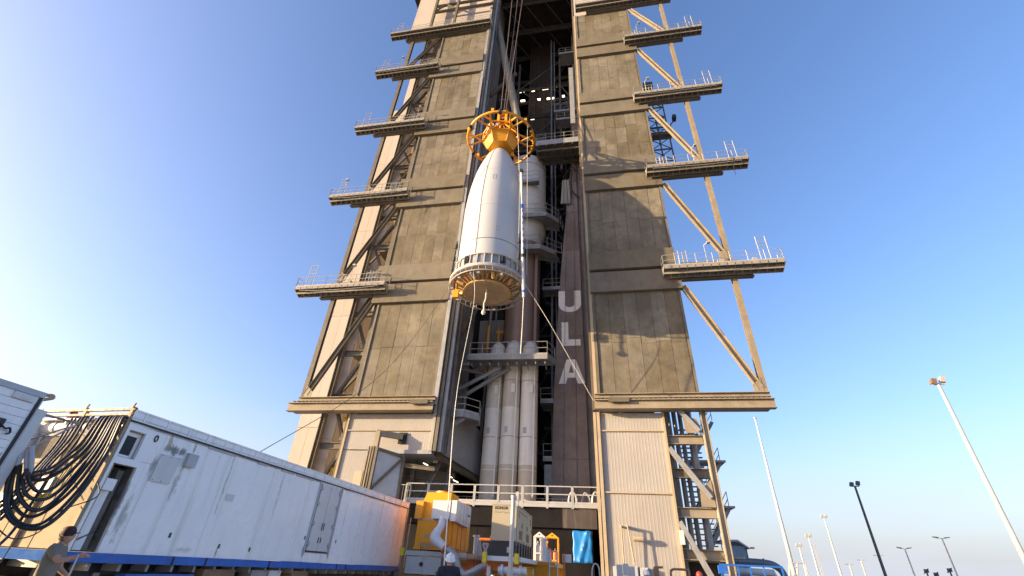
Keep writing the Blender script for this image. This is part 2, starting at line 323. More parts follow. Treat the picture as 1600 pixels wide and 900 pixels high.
# outer posts, diagonals
for sx, xp, xi in ((-1, -24.8, -20.5), (1, 12.5, 8.25)):
    zs = [13.25]+[q+.6 for q in GAPS[:4]]+[71]
    for k in range(5):
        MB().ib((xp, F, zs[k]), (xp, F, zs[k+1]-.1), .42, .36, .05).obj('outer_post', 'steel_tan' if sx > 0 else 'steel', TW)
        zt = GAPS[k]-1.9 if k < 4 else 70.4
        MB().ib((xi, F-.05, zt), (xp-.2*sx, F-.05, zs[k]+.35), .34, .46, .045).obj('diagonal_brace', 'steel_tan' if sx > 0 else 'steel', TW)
        MB().poly([(xp-.1*sx, F-.2, zs[k]), (xp-.75*sx, F-.2, zs[k]+.1), (xp-.8*sx, F-.2, zs[k]+.6), (xp-.1*sx, F-.2, zs[k]+1.2)], (0,.03,0)).obj('gusset', 'steel_tan', TW)
# platforms on the outside
def platform(x0, x1, z, sx):
    y0, y1 = 32.55, 33.45
    p = MB().box(x0, x1, y0, y1, z-.10, z-.02).beam((x0, y0-.02, z-.16), (x1, y0-.02, z-.16), .06, .34).beam((x0, y1, z-.42), (x1, y1, z-.42), .06, .6).beam((x0, y0+.35, z-.4), (x1, y0+.35, z-.4), .05, .5)
    n = int((x1-x0)/.62)
    for i in range(n+1):
        x = x0+(x1-x0)*i/n; p.poly([(x-.03, y0-.05, z-.30), (x-.03, y1, z-.72), (x-.03, y1, z-.11), (x-.03, y0-.05, z-.11)], (.06, 0, 0))
    pl = p.obj('platform', 'platform', TW)
    m = MB().rail([(x0, y0, z), (x1, y0, z), (x1, y1, z)], 1.1, 1.45, .028)
    m.rail([(x0, y0, z), (x0, y1, z)], 1.1, 1, .028)
    m.obj('railing', 'rail', pl)
    xe = (x0+1.0) if sx < 0 else (x1-1.7)       # tall gate frame at the outer end
    m = MB()
    for dx in (0, .75): m.tube((xe+dx, y0+.02, z), (xe+dx, y0+.02, z+2.5), .035, 6)
    for q in (1.5, 1.9, 2.5): m.tube((xe, y0+.02, z+q), (xe+.75, y0+.02, z+q), .03, 6)
    m.obj('gate_frame', 'rail', pl)
    xi = (x1-2.6) if sx < 0 else (x0+1.2)        # ladder cage beside the door
    m = MB()
    for i in range(4): m.tube((xi+i*.34, y1-.1, z), (xi+i*.34, y1-.1, z+1.9+.2*(i % 2)), .035, 6)
    for q in (.6, 1.2, 1.8): m.tube((xi, y1-.1, z+q), (xi+1.02, y1-.1, z+q), .03, 6)
    m.obj('ladder', 'rail', pl)
    # girder and trolley beam behind the walkway
    ga, gb = (x0+2.2, -20.6 if x1 < -15 else x1-.4) if sx < 0 else (x0+1.5, x1-2.2)
    MB().ib((ga, 33.75, z-.45), (gb, 33.75, z-.45), .45, .8, .06).obj('girder', 'steel', pl)
    ta, tb = (-25.3, -20.6) if sx < 0 else (8.2, 13.0)
    MB().ib((ta, 33.7, z+.55), (tb, 33.7, z+.55), .5, .62, .06).obj('trolley_beam', 'steel_tan', pl)
def extras(x0, x1, z, k):
    rr = random.Random(k*17+3)
    for q in range(rr.randint(1, 3)):
        x = rr.uniform(x0+1.0, x1-1.2); w = rr.uniform(.25, .6); h = rr.uniform(.3, .8); MB().box(x, x+w, 33.0, 33.35, z, z+h).obj('junction_box', rr.choice(['rail', 'steel_grey', 'trim', 'platform']), TW)
    x = rr.uniform(x0+.6, x1-.6); lp = MB().tube((x, 32.6, z), (x, 32.6, z+2.0), .03, 6).beam((x, 32.6, z+1.95), (x+.3, 32.3, z+2.05), .05, .05).obj('lamp_stalk', 'rail', TW); MB().box(x+.18, x+.46, 32.1, 32.4, z+1.9, z+2.06).obj('lamp_head', 'rail', lp)
    pts = [(x0+.3, 32.6, z-.38), (x0+(x1-x0)*.3, 32.6, z-.44+rr.uniform(-.1, 0)), (x0+(x1-x0)*.65, 32.6, z-.40+rr.uniform(-.12, 0)), (x1-.4, 32.6, z-.36)]
    MB().path(curve(pts, 5), .03, 6).obj('conduit', rr.choice(['black', 'steel_grey', 'rail']), TW)
    if k % 2: MB().path(curve([(x1-1.5, 32.55, z+.9), (x1-1.4, 32.4, z-.2), (x1-1.45, 32.5, z-1.6-rr.random())], 6), .025, 6).obj('hanging_lead', 'black', TW)
for k, gz in enumerate(GAPS[:4]):
    extras(-28.2, -19.2, gz-.62, k); extras(6.9, 16.0, gz-.62, k+10)
for gz in GAPS[:4]:
    platform(-28.35, -18.95, gz-.62, -1); platform(6.65, 16.2, gz-.62, 1)
platform(-28.1, -12.2, 71.5, -1); platform(0.55, 16.1, 71.6, 1)
# cream wall above the top platform, left
MB().box(-25.9, -12.85, F+.1, F+.4, 71.0, 89).obj('upper_wall', 'wall_white', TW)
MB().box(0.3, 8, F+.1, F+.4, 71.0, 89).obj('upper_wall', 'wall_white', TW)
m = MB()
for i in range(18): m.tube((-25.7, F+.05, 71.6+i), (-25.7, F+.02, 71.6+i), .05, 6)
m.obj('bolt', 'steel', TW)
for xa in (-22, -18.2): MB().ib((xa, 33.2, 72), (xa, 33.2, 86), .35, .35, .05).obj('hanger_post', 'steel', TW)
for za in (77.3, 79.2, 82): MB().ib((-22, 33.2, za), (-12, 33.2, za), .3, .4, .05).obj('hanger_beam', 'steel', TW)
MB().ib((-22, 33.1, 77.4), (-20.1, 33.1, 79.1), .2, .2).obj('diagonal_brace', 'steel', TW); MB().ib((-18.2, 33.1, 77.4), (-20.1, 33.1, 79.1), .2, .2).obj('diagonal_brace', 'steel', TW)

# corrugated siding of the base
def siding(x0, x1, z0, z1, y, pitch_=.22, d=.005):
    m = MB(); n = round((x1-x0)/pitch_); w = (x1-x0)/n; prof = []
    for i in range(n):
        x = x0+i*w; prof += [(x, y), (x+w*.62, y), (x+w*.70, y-d), (x+w*.92, y-d)]
    prof.append((x1, y)); k = len(prof)
    m.add([(x, yy, z0) for x, yy in prof]+[(x, yy, z1) for x, yy in prof]+[(x0, y+.15, z0), (x1, y+.15, z0), (x1, y+.15, z1), (x0, y+.15, z1)],
          [(i, i+1, i+1+k, i+k) for i in range(k-1)]+[(2*k, 2*k+1, 2*k+2, 2*k+3)])
    return m
for z0, z1 in ((0, 6.35), (6.43, 10.55), (10.63, 11.92)): siding(.52, 5.02, z0, z1, F+.12).obj('siding_panel', 'siding', TW, False)
for z0 in (6.39, 10.59): MB().box(.5, 5.04, F, F+.1, z0-.05, z0+.05).obj('joint_flashing', 'trim', TW)
for (a, b) in ((.0, .2), (.26, .48)): MB().box(a, b, F-.06, F+.3, 0, 11.95).obj('corner_trim', 'trim', TW)
MB().box(5.02, 5.18, F-.02, F+.3, 0, 11.95).obj('corner_trim', 'trim', TW)
siding(-19.95, -12.7, 9.1, 10.55, F+.12).obj('siding_panel', 'siding', TW, False)
siding(-19.95, -12.7, 10.63, 11.92, F+.12).obj('siding_panel', 'siding', TW, False)
siding(-19.95, -16.9, 0, 9.02, F+.12).obj('siding_panel', 'siding', TW, False)
MB().box(-19.9, -12.7, F, F+.1, 10.55, 10.63).obj('joint_flashing', 'trim', TW)
MB().box(-12.7, -12.45, F-.05, F+.35, 9.0, 12.6).obj('corner_trim', 'siding', TW); MB().box(-20.1, -19.95, F-.02, F+.3, 0, 11.95).obj('corner_trim', 'trim', TW)
MB().box(-16.9, -12.45, F+.02, F+3.4, 8.8, 9.09).obj('soffit', 'steel_grey', TW)
# little hatch and hoist arm over the base opening, with its folded door leaf
m = MB().box(-15.35, -14.7, F-.02, F+.12, 9.55, 10.4); m.obj('hatch', 'inner', TW)
arm = MB().beam((-16.62, 33.0, 8.9), (-16.62, 33.0, 10.25), .36, .3).beam((-16.8, 33.0, 10.12), (-15.0, 34.0, 10.05), .34, .42).obj('hoist_arm', 'steel_tan', TW)
leaf = MB().quad((-16.25, 32.7, 6.0), (-14.5, 33.9, 5.6), (-14.6, 33.9, 8.5), (-16.25, 32.7, 8.75), .12).obj('base_door', 'grey_paint', TW)
for a, b in (((-16.3, 32.62, 5.9), (-16.3, 32.62, 8.95)), ((-14.5, 33.85, 5.5), (-14.55, 33.85, 8.6)), ((-16.3, 32.62, 8.85), (-14.5, 33.85, 8.5)), ((-16.2, 32.62, 6.0), (-14.6, 33.8, 8.4))):
    MB().beam(a, b, .2, .2).obj('door_frame', 'steel', leaf)
for dx in (0, .2, .42): MB().beam((-16.95+dx, 32.6, 3), (-16.95+dx, 32.6, 9.0), .1, .2).obj('door_track', 'steel_tan' if dx < .3 else 'steel', TW)
MB().box(-17.6, -16.95, 32.5, 33.3, 4.5, 7.2).obj('control_cabinet', 'tan', TW)
# wall lamp, conduits and boxes on the right base wall
c = MB().lathe((0,0,0), [(.0,0),(.17,.02),(.17,.62),(0,.64)], 12); c.v = [Vector((2.15+p.z, F-.35+p.x, 3.62+p.y)) for p in c.v]
lf = c.obj('wall_lamp', 'trim', TW); MB().tube((2.5, F-.35, 3.6), (2.5, F+.1, 3.5), .03).obj('bracket', 'steel', lf)
for x, a in ((1.45, 0), (1.85, .25)): MB().tube((x, F-.5, 4.35), (x+a, F-.45, 2.2), .045).box(x-.06, x+.06, F-.52, F+.1, 4.25, 4.37).obj('conduit', 'trim', TW)
for x, w, z in ((.75, .35, 2.05), (1.25, .5, 2.1), (1.85, .45, 2.1), (2.4, .5, 2.05)): MB().box(x, x+w, F-.3, F+.1, z-.7, z).box(x+.05, x+w-.05, F-.32, F-.301, z-.65, z-.05).obj('electrical_box', 'grey_paint', TW)
MB().box(5.1, 5.35, F-.3, F-.05, 3.4, 4.2).obj('electrical_box', 'white_paint', TW)

# right base frame: column, beams, braces, pipes, stair
MB().ib((7.9, F, 0), (7.9, F, 12.1), .42, .40, .06, (1,0,0)).obj('column', 'steel_tan', TW)
MB().ib((5.3, F+.4, 0), (5.3, F+.4, 12.1), .3, .3, .04).obj('column', 'steel', TW)
for z in (10.0, 7.75, 5.3, 2.9): MB().ib((5.2, F+.35, z), (7.7, F+.35, z), .4, .62, .05).obj('frame_beam', 'steel_tan' if z > 9 or z < 6 else 'steel', TW)
for a, b in (((5.2, 9.35), (7.4, 6.15)), ((5.2, 4.7), (7.0, 1.0)), ((6.2, 12.1), (7.4, 10.5))):
    MB().ib((a[0], F-.12, a[1]), (b[0], F-.12, b[1]), .30, .34, .05, (0,1,0)).obj('diagonal_brace', 'steel_grey', TW)
for pts in ([(7.65,F-.15,5.6),(6.75,F-.15,5.62),(6.8,F-.15,6.6),(7.6,F-.15,7.3)], [(7.65,F-.15,10.4),(6.5,F-.15,10.4),(6.45,F-.15,11.6),(7.4,F-.15,11.4)]): MB().poly(pts, (0,.04,0)).obj('gusset', 'steel_tan', TW)
for i, (x, y, r) in enumerate(((5.75, 35.9, .17), (6.2, 36.0, .17), (6.65, 36.1, .16), (7.2, 35.6, .24), (5.5, 36.6, .12))): MB().tube((x, y, 1.5 if i != 3 else 3.2), (x, y, 13), r, 12).obj('riser_pipe', 'steel_grey', TW, True)
for k in range(3):
    z0 = 3.0+k*3.1; s = 1
    st = MB()
    for side in (37.4, 38.4): st.beam((7.3, side, z0), (9.3, side, z0+3.0), .05, .26)
    for i in range(11): st.box(7.3+2*i/11, 7.3+2*(i+1)/11+.04, 37.4, 38.4, z0+3.0*(i+.6)/11, z0+3.0*(i+.6)/11+.05)
    so_ = st.obj('stair_flight', 'steel_grey', TW); MB().rail([(7.3, 37.35, z0+.1), (9.3, 37.35, z0+3.1)], 1.0, 1.0, .03, 2, False).obj('railing', 'rail', so_)
    MB().box(7.0, 9.6, 36.9, 38.6, z0-.12, z0).obj('stair_landing', 'steel_grey', TW)
st = MB()
for i in range(26): st.box(6.9, 8.4, 38.7, 39.0, 2.9+i*.36, 2.97+i*.36)
st.obj('ladder_rung', 'steel_grey', TW)
MB().rail([(7.6, 36.6, 3.0), (8.7, 36.6, 3.0), (8.7, 38.4, 3.0)], 1.4, .5, .035, 2).obj('railing', 'rail', TW)
MB().box(5.2, 7.9, F+.6, F+3, 2.5, 3.0).obj('base_plinth', 'steel_tan', TW); MB().box(5.3, 7.6, F+.9, F+3, 0, 2.45).obj('base_plinth', 'inner', TW)
# dark lattice tower bay showing past the right door
lat = MB()
for z in range(43, 54, 2):
    lat.beam((8.6, 38, z), (11.0, 38, z), .12, .16); lat.beam((8.6, 38, z), (11.0, 38, z+2), .08, .08); lat.beam((11.0, 38, z), (8.6, 38, z+2), .08, .08)
for x in (8.6, 9.8, 11.0): lat.beam((x, 38, 42), (x, 38, 54), .14, .14)
lat.obj('lattice_bay', 'inner_steel', TW)
MB().box(8.4, 11.3, 37.6, 38.4, 47.2, 47.6).rail([(8.4, 37.6, 47.6), (11.3, 37.6, 47.6)], 1.1, .8, .04).obj('lattice_landing', 'inner_steel', TW)
MB().box(9.0, 10.2, 37.5, 38.2, 57.0, 58.0).obj('lattice_landing', 'inner_steel', TW)
MB().beam((11.4, 38, 49.3), (11.9, 37.6, 49.8), .1, .1).box(11.7, 12.1, 37.3, 37.9, 49.7, 50.4).obj('floodlight', 'black', TW)

# left side: white rear wall in tall sheets, steel bay in front of it
for c in range(2):
    xa = -28.15+c*1.25
    for r in range(6):
        z0, z1 = r*12.2, min((r+1)*12.2, 89)-.03
        if c == 0 and r >= 5: continue
        MB().box(xa, xa+1.23, 39.0, 39.2, z0, z1).obj('wall_sheet', 'wall_white', TW)
for r in range(8): MB().box(-25.64, -24.2, 39.02, 39.2, r*11.2, (r+1)*11.2-.03).obj('wall_sheet', 'wall_white', TW)
MB().box(-24.15, -12.5, 41.0, 41.3, 0, 89).obj('rear_wall', 'wall_white', TW)
MB().box(-19.8, -19.6, F+.62, 41, 0, 71).obj('side_wall', 'wall_white', TW); MB().box(-28.15, -27.95, 39.2, 60, 0, 60).obj('side_wall', 'wall_white', TW); MB().box(-25.6, -25.4, 39.2, 60, 60, 88).obj('side_wall', 'wall_white', TW); MB().box(-24.3, -24.16, 39.2, 41.2, 0, 88).obj('side_wall', 'wall_white', TW)  # walls added to close the hollow left wing and keep the sun out
MB().ib((-22.45, F+.2, 0), (-22.45, F+.2, 71), .42, .38, .05, (1,0,0)).obj('column', 'steel', TW)
MB().ib((-20.25, F+.4, 0), (-20.25, F+.4, 71), .3, .3, .04).obj('column', 'steel', TW)
MB().ib((-25.4, 38.7, 0), (-25.4, 38.7, 88), .4, .4, .05, (1,0,0)).obj('column', 'steel', TW)
MB().ib((-22.6, 38.7, 0), (-22.6, 38.7, 88), .36, .36, .05, (1,0,0)).obj('column', 'steel', TW)
z = 1.2; k = 0
while z < 71:
    MB().ib((-22.3, F+.5, z), (-20.3, F+.5, z), .3, .5, .05).obj('frame_beam', 'steel', TW)
    MB().ib((-22.45, F+.4, z), (-25.3, 38.5, z), .25, .36, .04).obj('frame_beam', 'steel', TW)
    MB().ib((-20.3, F+.6, z), (-22.6, 38.5, z+.0), .25, .36, .04).obj('frame_beam', 'steel', TW)
    MB().ib((-20.3, F+.6, z+.3), (-22.5, 38.5, z+3.9), .24, .26, .04).obj('diagonal_brace', 'steel', TW)
    a, b = (-22.2, -20.4) if k % 2 else (-20.4, -22.2)
    MB().ib((a, F+.75, z+.2), (b, F+.75, z+4.0), .24, .28, .04, (0,1,0)).obj('diagonal_brace', 'steel', TW)
    if k % 2: MB().ib((-25.3, 38.4, z+.3), (-22.6, 38.4, z+3.9), .2, .24, .04, (0,1,0)).obj('diagonal_brace', 'steel', TW)
    if k % 3 == 1: MB().box(-22.3, -20.6, 35.6, 37.6, z+.3, z+.45).rail([(-22.3, 35.6, z+.45), (-20.6, 35.6, z+.45)], 1.1, .6, .035).obj('frame_landing', 'steel', TW)
    if k % 3 == 2: MB().box(-22.0, -20.9, 36.6, 37.6, z+1, z+2.6).obj('junction_cabinet', 'steel_tan', TW)
    z += 4.12; k += 1
for za in (7.5, 11.6): 
    c = MB().lathe((-20.9, F+1.1, za), [(0,0),(.28,.05),(.34,.3),(.1,.45)], 12); c.obj('warning_lamp', 'hose_yellow', TW)
MB().tube((-21.2, 36.4, 0), (-21.2, 36.4, 71), .2, 10).obj('riser_pipe', 'trim', TW, True)
MB().box(-25.2, -24.0, 37.6, 38.6, 56.0, 56.2).rail([(-25.2, 37.6, 56.2), (-24.0, 37.6, 56.2)], 1.3, .4, .05, 3).poly([(-25.2,37.6,56),(-24,37.6,56),(-24.2,37.6,54.6)], (0,.1,0)).obj('side_landing', 'steel', TW)

# ---- the bay inside
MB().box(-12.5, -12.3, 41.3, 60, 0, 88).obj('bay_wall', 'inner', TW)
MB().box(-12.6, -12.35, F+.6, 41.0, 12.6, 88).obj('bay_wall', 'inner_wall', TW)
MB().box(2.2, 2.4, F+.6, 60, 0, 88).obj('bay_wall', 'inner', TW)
MB().box(8.1, 8.3, F+.6, 60, 13.5, 88).obj('side_wall', 'wall_white', TW) if False else None
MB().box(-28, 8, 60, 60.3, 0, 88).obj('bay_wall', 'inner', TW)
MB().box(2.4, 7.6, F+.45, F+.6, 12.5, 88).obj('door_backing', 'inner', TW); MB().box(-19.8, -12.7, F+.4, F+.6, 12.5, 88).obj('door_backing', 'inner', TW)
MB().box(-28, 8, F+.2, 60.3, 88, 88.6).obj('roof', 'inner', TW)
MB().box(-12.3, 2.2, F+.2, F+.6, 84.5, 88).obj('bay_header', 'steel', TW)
for i in range(10):                                 # back wall frame
    z = 6+i*8.2
    MB().ib((-12.2, 58, z), (2.2, 58, z), .4, .6, .06).obj('bay_beam', 'inner_steel', TW)
    for j in range(3):
        xa = -12.2+j*4.8; MB().beam((xa, 58.2, z), (xa+4.8, 58.2, z+8.2), .25, .25).obj('bay_brace', 'inner_steel', TW); MB().beam((xa+4.8, 58.25, z), (xa, 58.25, z+8.2), .25, .25).obj('bay_brace', 'inner_steel', TW)
for x in (-12, -7.4, -2.6, 2): MB().ib((x, 57.8, 0), (x, 57.8, 88), .5, .5, .06).obj('bay_column', 'inner_steel', TW)
for yy in (38, 43, 48, 53):                          # roof trusses and high floors
    MB().ib((-12.3, yy, 86.5), (2.2, yy, 86.5), .5, .9, .08).obj('roof_truss', 'inner_steel', TW)
    for j in range(4): MB().beam((-12.3+j*3.6, yy, 87.5), (-8.7+j*3.6, yy+5, 86.8), .22, .22).obj('bay_brace', 'inner_steel', TW)
for yy, z in ((44.5, 70.6), (47, 70.6), (44.5, 63.0), (47.5, 77.5), (50, 58), (44, 54.5)):
    MB().ib((-12.3, yy, z), (2.2, yy, z), .35, .5, .05).obj('bay_beam', 'inner_steel', TW)
for x in (-9.6, -2.6, .9): MB().ib((x, 44.3, 50), (x, 44.3, 78), .3, .3, .04).obj('bay_column', 'inner_steel', TW)
for a, b in (((-9.6, 54.5), (-2.6, 63)), ((-2.6, 54.5), (-9.6, 63)), ((-2.6, 63), (.9, 70.6)), ((-2.6, 70.6), (.9, 63)), ((-9.6, 70.6), (-2.6, 77.5)), ((-2.6, 63), (-9.6, 70.6))):
    MB().beam((a[0], 44.4, a[1]), (b[0], 44.4, b[1]), .16, .16).obj('bay_brace', 'inner_steel', TW)
for k, x in enumerate((-4.4, -1.2, 2.0)): MB().ib((x, 49.6, 52), (x, 49.6, 88), .34, .34, .05).obj('bay_column', 'inner_steel', TW)
for k, z in enumerate((58, 65, 72, 79, 86)):
    MB().ib((-4.4, 49.4, z), (2.0, 49.4, z), .3, .42, .05).obj('bay_beam', 'inner_steel', TW)
    for x0 in (-4.4, -1.2):
        a, b = (x0, x0+3.2) if k % 2 else (x0+3.2, x0)
        if z < 86: MB().beam((a, 49.5, z), (b, 49.5, z+7), .18, .18).obj('bay_brace', 'inner_steel', TW)
for k in range(9): MB().box(-8.2+k*.42, -7.82+k*.42, 46.5+.12*(k % 2), 46.7+.12*(k % 2), 60, 87.9).obj('curtain_sheet', 'curtain', TW)
MB().tube((-12.3, 36, 77.6), (-7.78, 36, 51.4), .55, 14).obj('boom_tube', 'platform', TW, True)
MB().tube((-12.0, 36.6, 58), (-8.5, 36.6, 62.6), .3, 8).obj('bay_brace', 'steel', TW, True)
for (x, z, w) in ((-9.24, 71.1, .9), (-7.24, 71.0, .5), (-5.15, 71.1, 1.0), (-2.85, 71.2, 1.0), (-2.1, 68.4, .4), (-8.93, 68.5, .7), (-6.2, 68.3, .5), (-4.6, 68.2, .5), (-3.9, 68.2, .5), (-7.2, 63.4, .6)):
    MB().box(x-w/2, x+w/2, 44.9, 45.15, z-.12, z+.05).obj('bay_lamp', 'lamp', TW)
# recess under the left base wall
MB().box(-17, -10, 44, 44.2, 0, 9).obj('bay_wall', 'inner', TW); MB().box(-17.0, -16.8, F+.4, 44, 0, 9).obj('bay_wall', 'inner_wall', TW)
for (x, z, y) in ((-14.28, 8.8, 38), (-13.37, 8.4, 38), (-12.0, 7.85, 38), (-11.46, 7.5, 38), (-15.3, 9.0, 37)): MB().beam((x-.22, y, z+.1), (x+.22, y, z-.08), .06, .06).obj('bay_lamp', 'lamp', TW)
for a, b in (((-13.6, 36, 5.7), (-12.2, 36, 8.8)), ((-16, 37, 8.6), (-12, 40, 8.6)), ((-14.6, 36.5, 5.7), (-14.6, 36.5, 8.8)), ((-11.8, 37, 5.7), (-11.8, 37, 12)), ((-16.5, 35.2, 8.3), (-12.4, 35.2, 7.9)), ((-16.3, 36.8, 7.4), (-12.5, 36.8, 7.2))):
    MB().ib(a, b, .26, .3, .04).obj('bay_brace', 'inner_steel', TW)
MB().box(-16.9, -16.2, 34.8, 36, 5.65, 7.8).obj('locker', 'blue', TW)
# light inner wall low left, with dark girder below it
MB().quad((-12.25, 35.0, 9.0), (-10.0, 40.6, 8.0), (-10.3, 40.6, 12.2), (-12.25, 35.0, 13.6), .15).obj('inner_panel', 'inner_wall', TW)
MB().ib((-12.3, 34.7, 8.9), (-9.9, 40.6, 7.9), .4, .5, .06).obj('bay_beam', 'steel', TW)
for z0, z1, mt in ((18.6, 25.5, 'inner_wall'), (25.6, 31, 'inner')): MB().box(-12.2, -9.4, 43.4, 43.6, z0, z1).obj('inner_panel', mt, TW)
MB().tube((-10.5, 41, 18.2), (-10.5, 41, 23.5), .14, 8).obj('yellow_riser', 'yellow', TW, True); MB().tube((-9.6, 42, 18.2), (-9.6, 42, 23.5), .14, 8).tube((-9.9, 42, 23.2), (-9.0, 42, 23.2), .14, 8).obj('yellow_riser', 'yellow', TW, True)
for a, b in (((-12.2, 36, 14), (-11.2, 36, 24)), ((-12.2, 37, 20), (-10.8, 37, 23.5)), ((-12.1, 35.3, 13.5), (-12.1, 35.3, 30)), ((-11.4, 38, 12), (-11.4, 38, 30)), ((-12.2, 36.2, 16.8), (-9.6, 38, 16.8))): MB().ib(a, b, .22, .26, .04).obj('bay_brace', 'inner_steel', TW)

# work platforms inside the bay
def workp(pts, z, th, rpts, mt='steel_grey', h=1.1, br=()):
    n = len(pts); m = MB().poly([(x, y, z) for x, y in pts], (0, 0, -.12))
    for (a, b) in zip(pts, pts[1:]+pts[:1]): m.beam((a[0], a[1], z-th/2-.02), (b[0], b[1], z-th/2-.02), .1, th)
    p = m.obj('work_platform', mt, TW)
    MB().rail([(x, y, z) for x, y in rpts], h, 1.2, .032).obj('railing', 'rail', p)
    for a, b in br: MB().ib(a, b, .25, .28, .04).obj('brace', mt, p)
    return p
p = workp([(-11.2, 36.7), (-3.8, 36.9), (-3.2, 38.4), (-11.2, 38.4)], 18.25, .5, [(-11.1, 36.75), (-3.8, 36.95), (-3.25, 38.4)], 'steel_grey', 1.25,
      [((-11.9, 37.6, 15.3), (-8.2, 37.6, 17.3)), ((-11.9, 38.1, 14.6), (-7.6, 38.1, 17.3)), ((-12.2, 36.8, 17.4), (-11.0, 36.8, 17.4))])
for i in range(9): MB().beam((-10.8+i*.85, 36.8, 17.35), (-10.8+i*.85, 38.4, 17.35), .08, .2).obj('joist', 'steel_grey', p)
workp([(-12.3, 35.4), (-10.6, 35.4), (-9.6, 36.6), (-9.9, 38.2), (-12.3, 38.2)], 12.6, .5, [(-12.3, 35.4), (-10.6, 35.4), (-9.6, 36.6), (-9.9, 38.2)], 'steel_grey', 1.15, [((-12.2, 35.6, 11.0), (-10.6, 35.8, 12.1))])
p = workp([(-5.5, 38), (.6, 38), (.6, 41.5), (-5.5, 41.5)], 48.9, .8, [(-5.5, 38), (.6, 38)], 'steel_grey', 1.3)
for i in range(6): MB().beam((-5.2+i*1.1, 38, 48.1), (-5.2+i*1.1, 41.5, 48.1), .15, .5).obj('joist', 'steel', p)
for i in range(3): MB().beam((-5.4, 38.6+i*1.1, 47.7), (.5, 38.6+i*1.1, 47.7), .15, .3).obj('joist', 'steel', p)
workp([(-9.5, 38.8), (-4.2, 39.0), (-2.9, 40.4), (-2.9, 42), (-9.5, 40)], 37.3, .5, [(-9.5, 38.8), (-4.2, 39.0), (-2.9, 40.4), (-2.5, 42.5)], 'steel_grey', 1.5)
workp([(-9.5, 38.9), (-4.9, 39.1), (-3.4, 40.4), (-3.0, 42), (-9.5, 40)], 32.6, .5, [(-9.5, 38.9), (-4.9, 39.1), (-3.4, 40.4), (-2.6, 41)], 'steel_grey', 1.5)
workp([(-8.2, 38.9), (-5.2, 38.9), (-5.2, 39.6), (-8.2, 39.6)], 43.0, .4, [(-8.2, 38.9), (-5.2, 38.9)], 'steel_grey', 1.5)
workp([(-4.9, 42.5), (-2.6, 42.5), (-2.6, 44), (-4.9, 44)], 29.0, .3, [(-4.9, 42.5), (-2.6, 42.5)], 'steel_grey', 1.2)
workp([(-4.9, 41.5), (-3.7, 41.5), (-3.7, 44), (-4.9, 44)], 15.5, .3, [(-4.9, 41.5), (-3.7, 41.5)], 'steel_grey', 1.2)
workp([(-4.6, 41.5), (-3.7, 41.5), (-3.7, 44), (-4.6, 44)], 10.2, .3, [(-4.6, 41.5), (-3.7, 41.5)], 'steel_grey', 1.2)
workp([(-3.0, 40.5), (.6, 40.5), (.6, 42), (-3.0, 42)], 56.5, .3, [(-3.0, 40.5), (.6, 40.5)], 'steel_grey', 1.3)
for z in range(8, 46, 3):
    MB().ib((-5.0, 46, z), (-2.5, 46, z), .2, .3, .04).obj('bay_beam', 'inner_steel', TW)
for pts, z in (([(-3.4, 42), (.8, 42), (.8, 44), (-3.4, 44)], 60.5), ([(-9.4, 45), (-5.0, 45), (-5.0, 47), (-9.4, 47)], 58.2), ([(-3.8, 45), (1.0, 45), (1.0, 47), (-3.8, 47)], 66.6), ([(-12.2, 42), (-9.4, 42), (-9.4, 45), (-12.2, 45)], 65.0), ([(-2.4, 40), (.8, 40), (.8, 42), (-2.4, 42)], 72.5)):
    workp(pts, z, .35, [pts[0], pts[1]], 'steel_grey', 1.3)
for x, y, r in ((-4.0, 44.0, .14), (-3.5, 44.2, .1), (-.2, 43.5, .16), (.4, 43.2, .1), (-10.9, 43, .16), (-10.3, 43.2, .1)): MB().tube((x, y, 6), (x, y, 84), r, 8).obj('riser_pipe', 'steel_grey', TW, True)
MB().box(-4.5, -3.6, 41.5, 42.3, 7.0, 9.6).obj('control_cabinet', 'steel_grey', TW)
MB().box(-.9, -.3, 37.0, 37.4, 50.5, 63).obj('service_column', 'steel_grey', TW)

# ------------------------------------------------------------------ mobile launch platform
LP = thing('launch_platform', 'dark steel launch platform with pale railed deck edge inside the bay', 'launch platform', (-6.5, 42, 0))
MB().box(-14.4, .15, 34.7, 50, 5.42, 5.64).obj('deck', 'rail', LP)
MB().box(-14.2, -2.5, 34.86, 50, 4.15, 5.41).obj('girder', 'mlp', LP); MB().box(-2.48, -.1, 34.83, 50, 4.15, 5.41).obj('girder', 'mlp_sunlit', LP)  # right part of the girder coloured as if sunlit
for i in range(5): MB().box(-14.0+i*2.72, -14.0+(i+1)*2.72-.03, 35.1, 48, .3, 4.13).obj('side_plate', 'mlp', LP)
MB().box(-13.8, -.5, 35.0, 35.08, 1.0, 1.25).obj('stiffener', 'mlp', LP)
for i in range(8):
    xa, xb = -14.3+i*1.8, -14.3+(i+1)*1.8-.08
    m = MB(); Z0 = 5.64
    for x in (xa, xb): m.beam((x, 34.74, Z0-.3), (x, 34.74, Z0+1.15), .09, .09)
    for q in (.62, 1.15): m.beam((xa, 34.74, Z0+q), (xb, 34.74, Z0+q), .06, .07)
    m.beam((xa, 34.74, Z0+.08), (xb, 34.74, Z0+.08), .04, .14); m.obj('railing', 'rail', LP)
m = MB().rail([(-14.2, 40, 5.64), (-2, 40, 5.64)], 1.0, .8, .03, 3); m.obj('railing', 'rail', LP)
m = MB()
for i in range(11): m.tube((-16.1+i*.2, 34.9+.02*i, 5.5), (-16.1+i*.2, 34.9+.02*i, 6.7), .03, 5)
m.beam((-16.1, 34.9, 6.7), (-14.1, 35, 6.7), .06, .06).beam((-16.1, 34.9, 5.5), (-14.1, 35, 5.5), .06, .1).obj('railing', 'rail', LP)
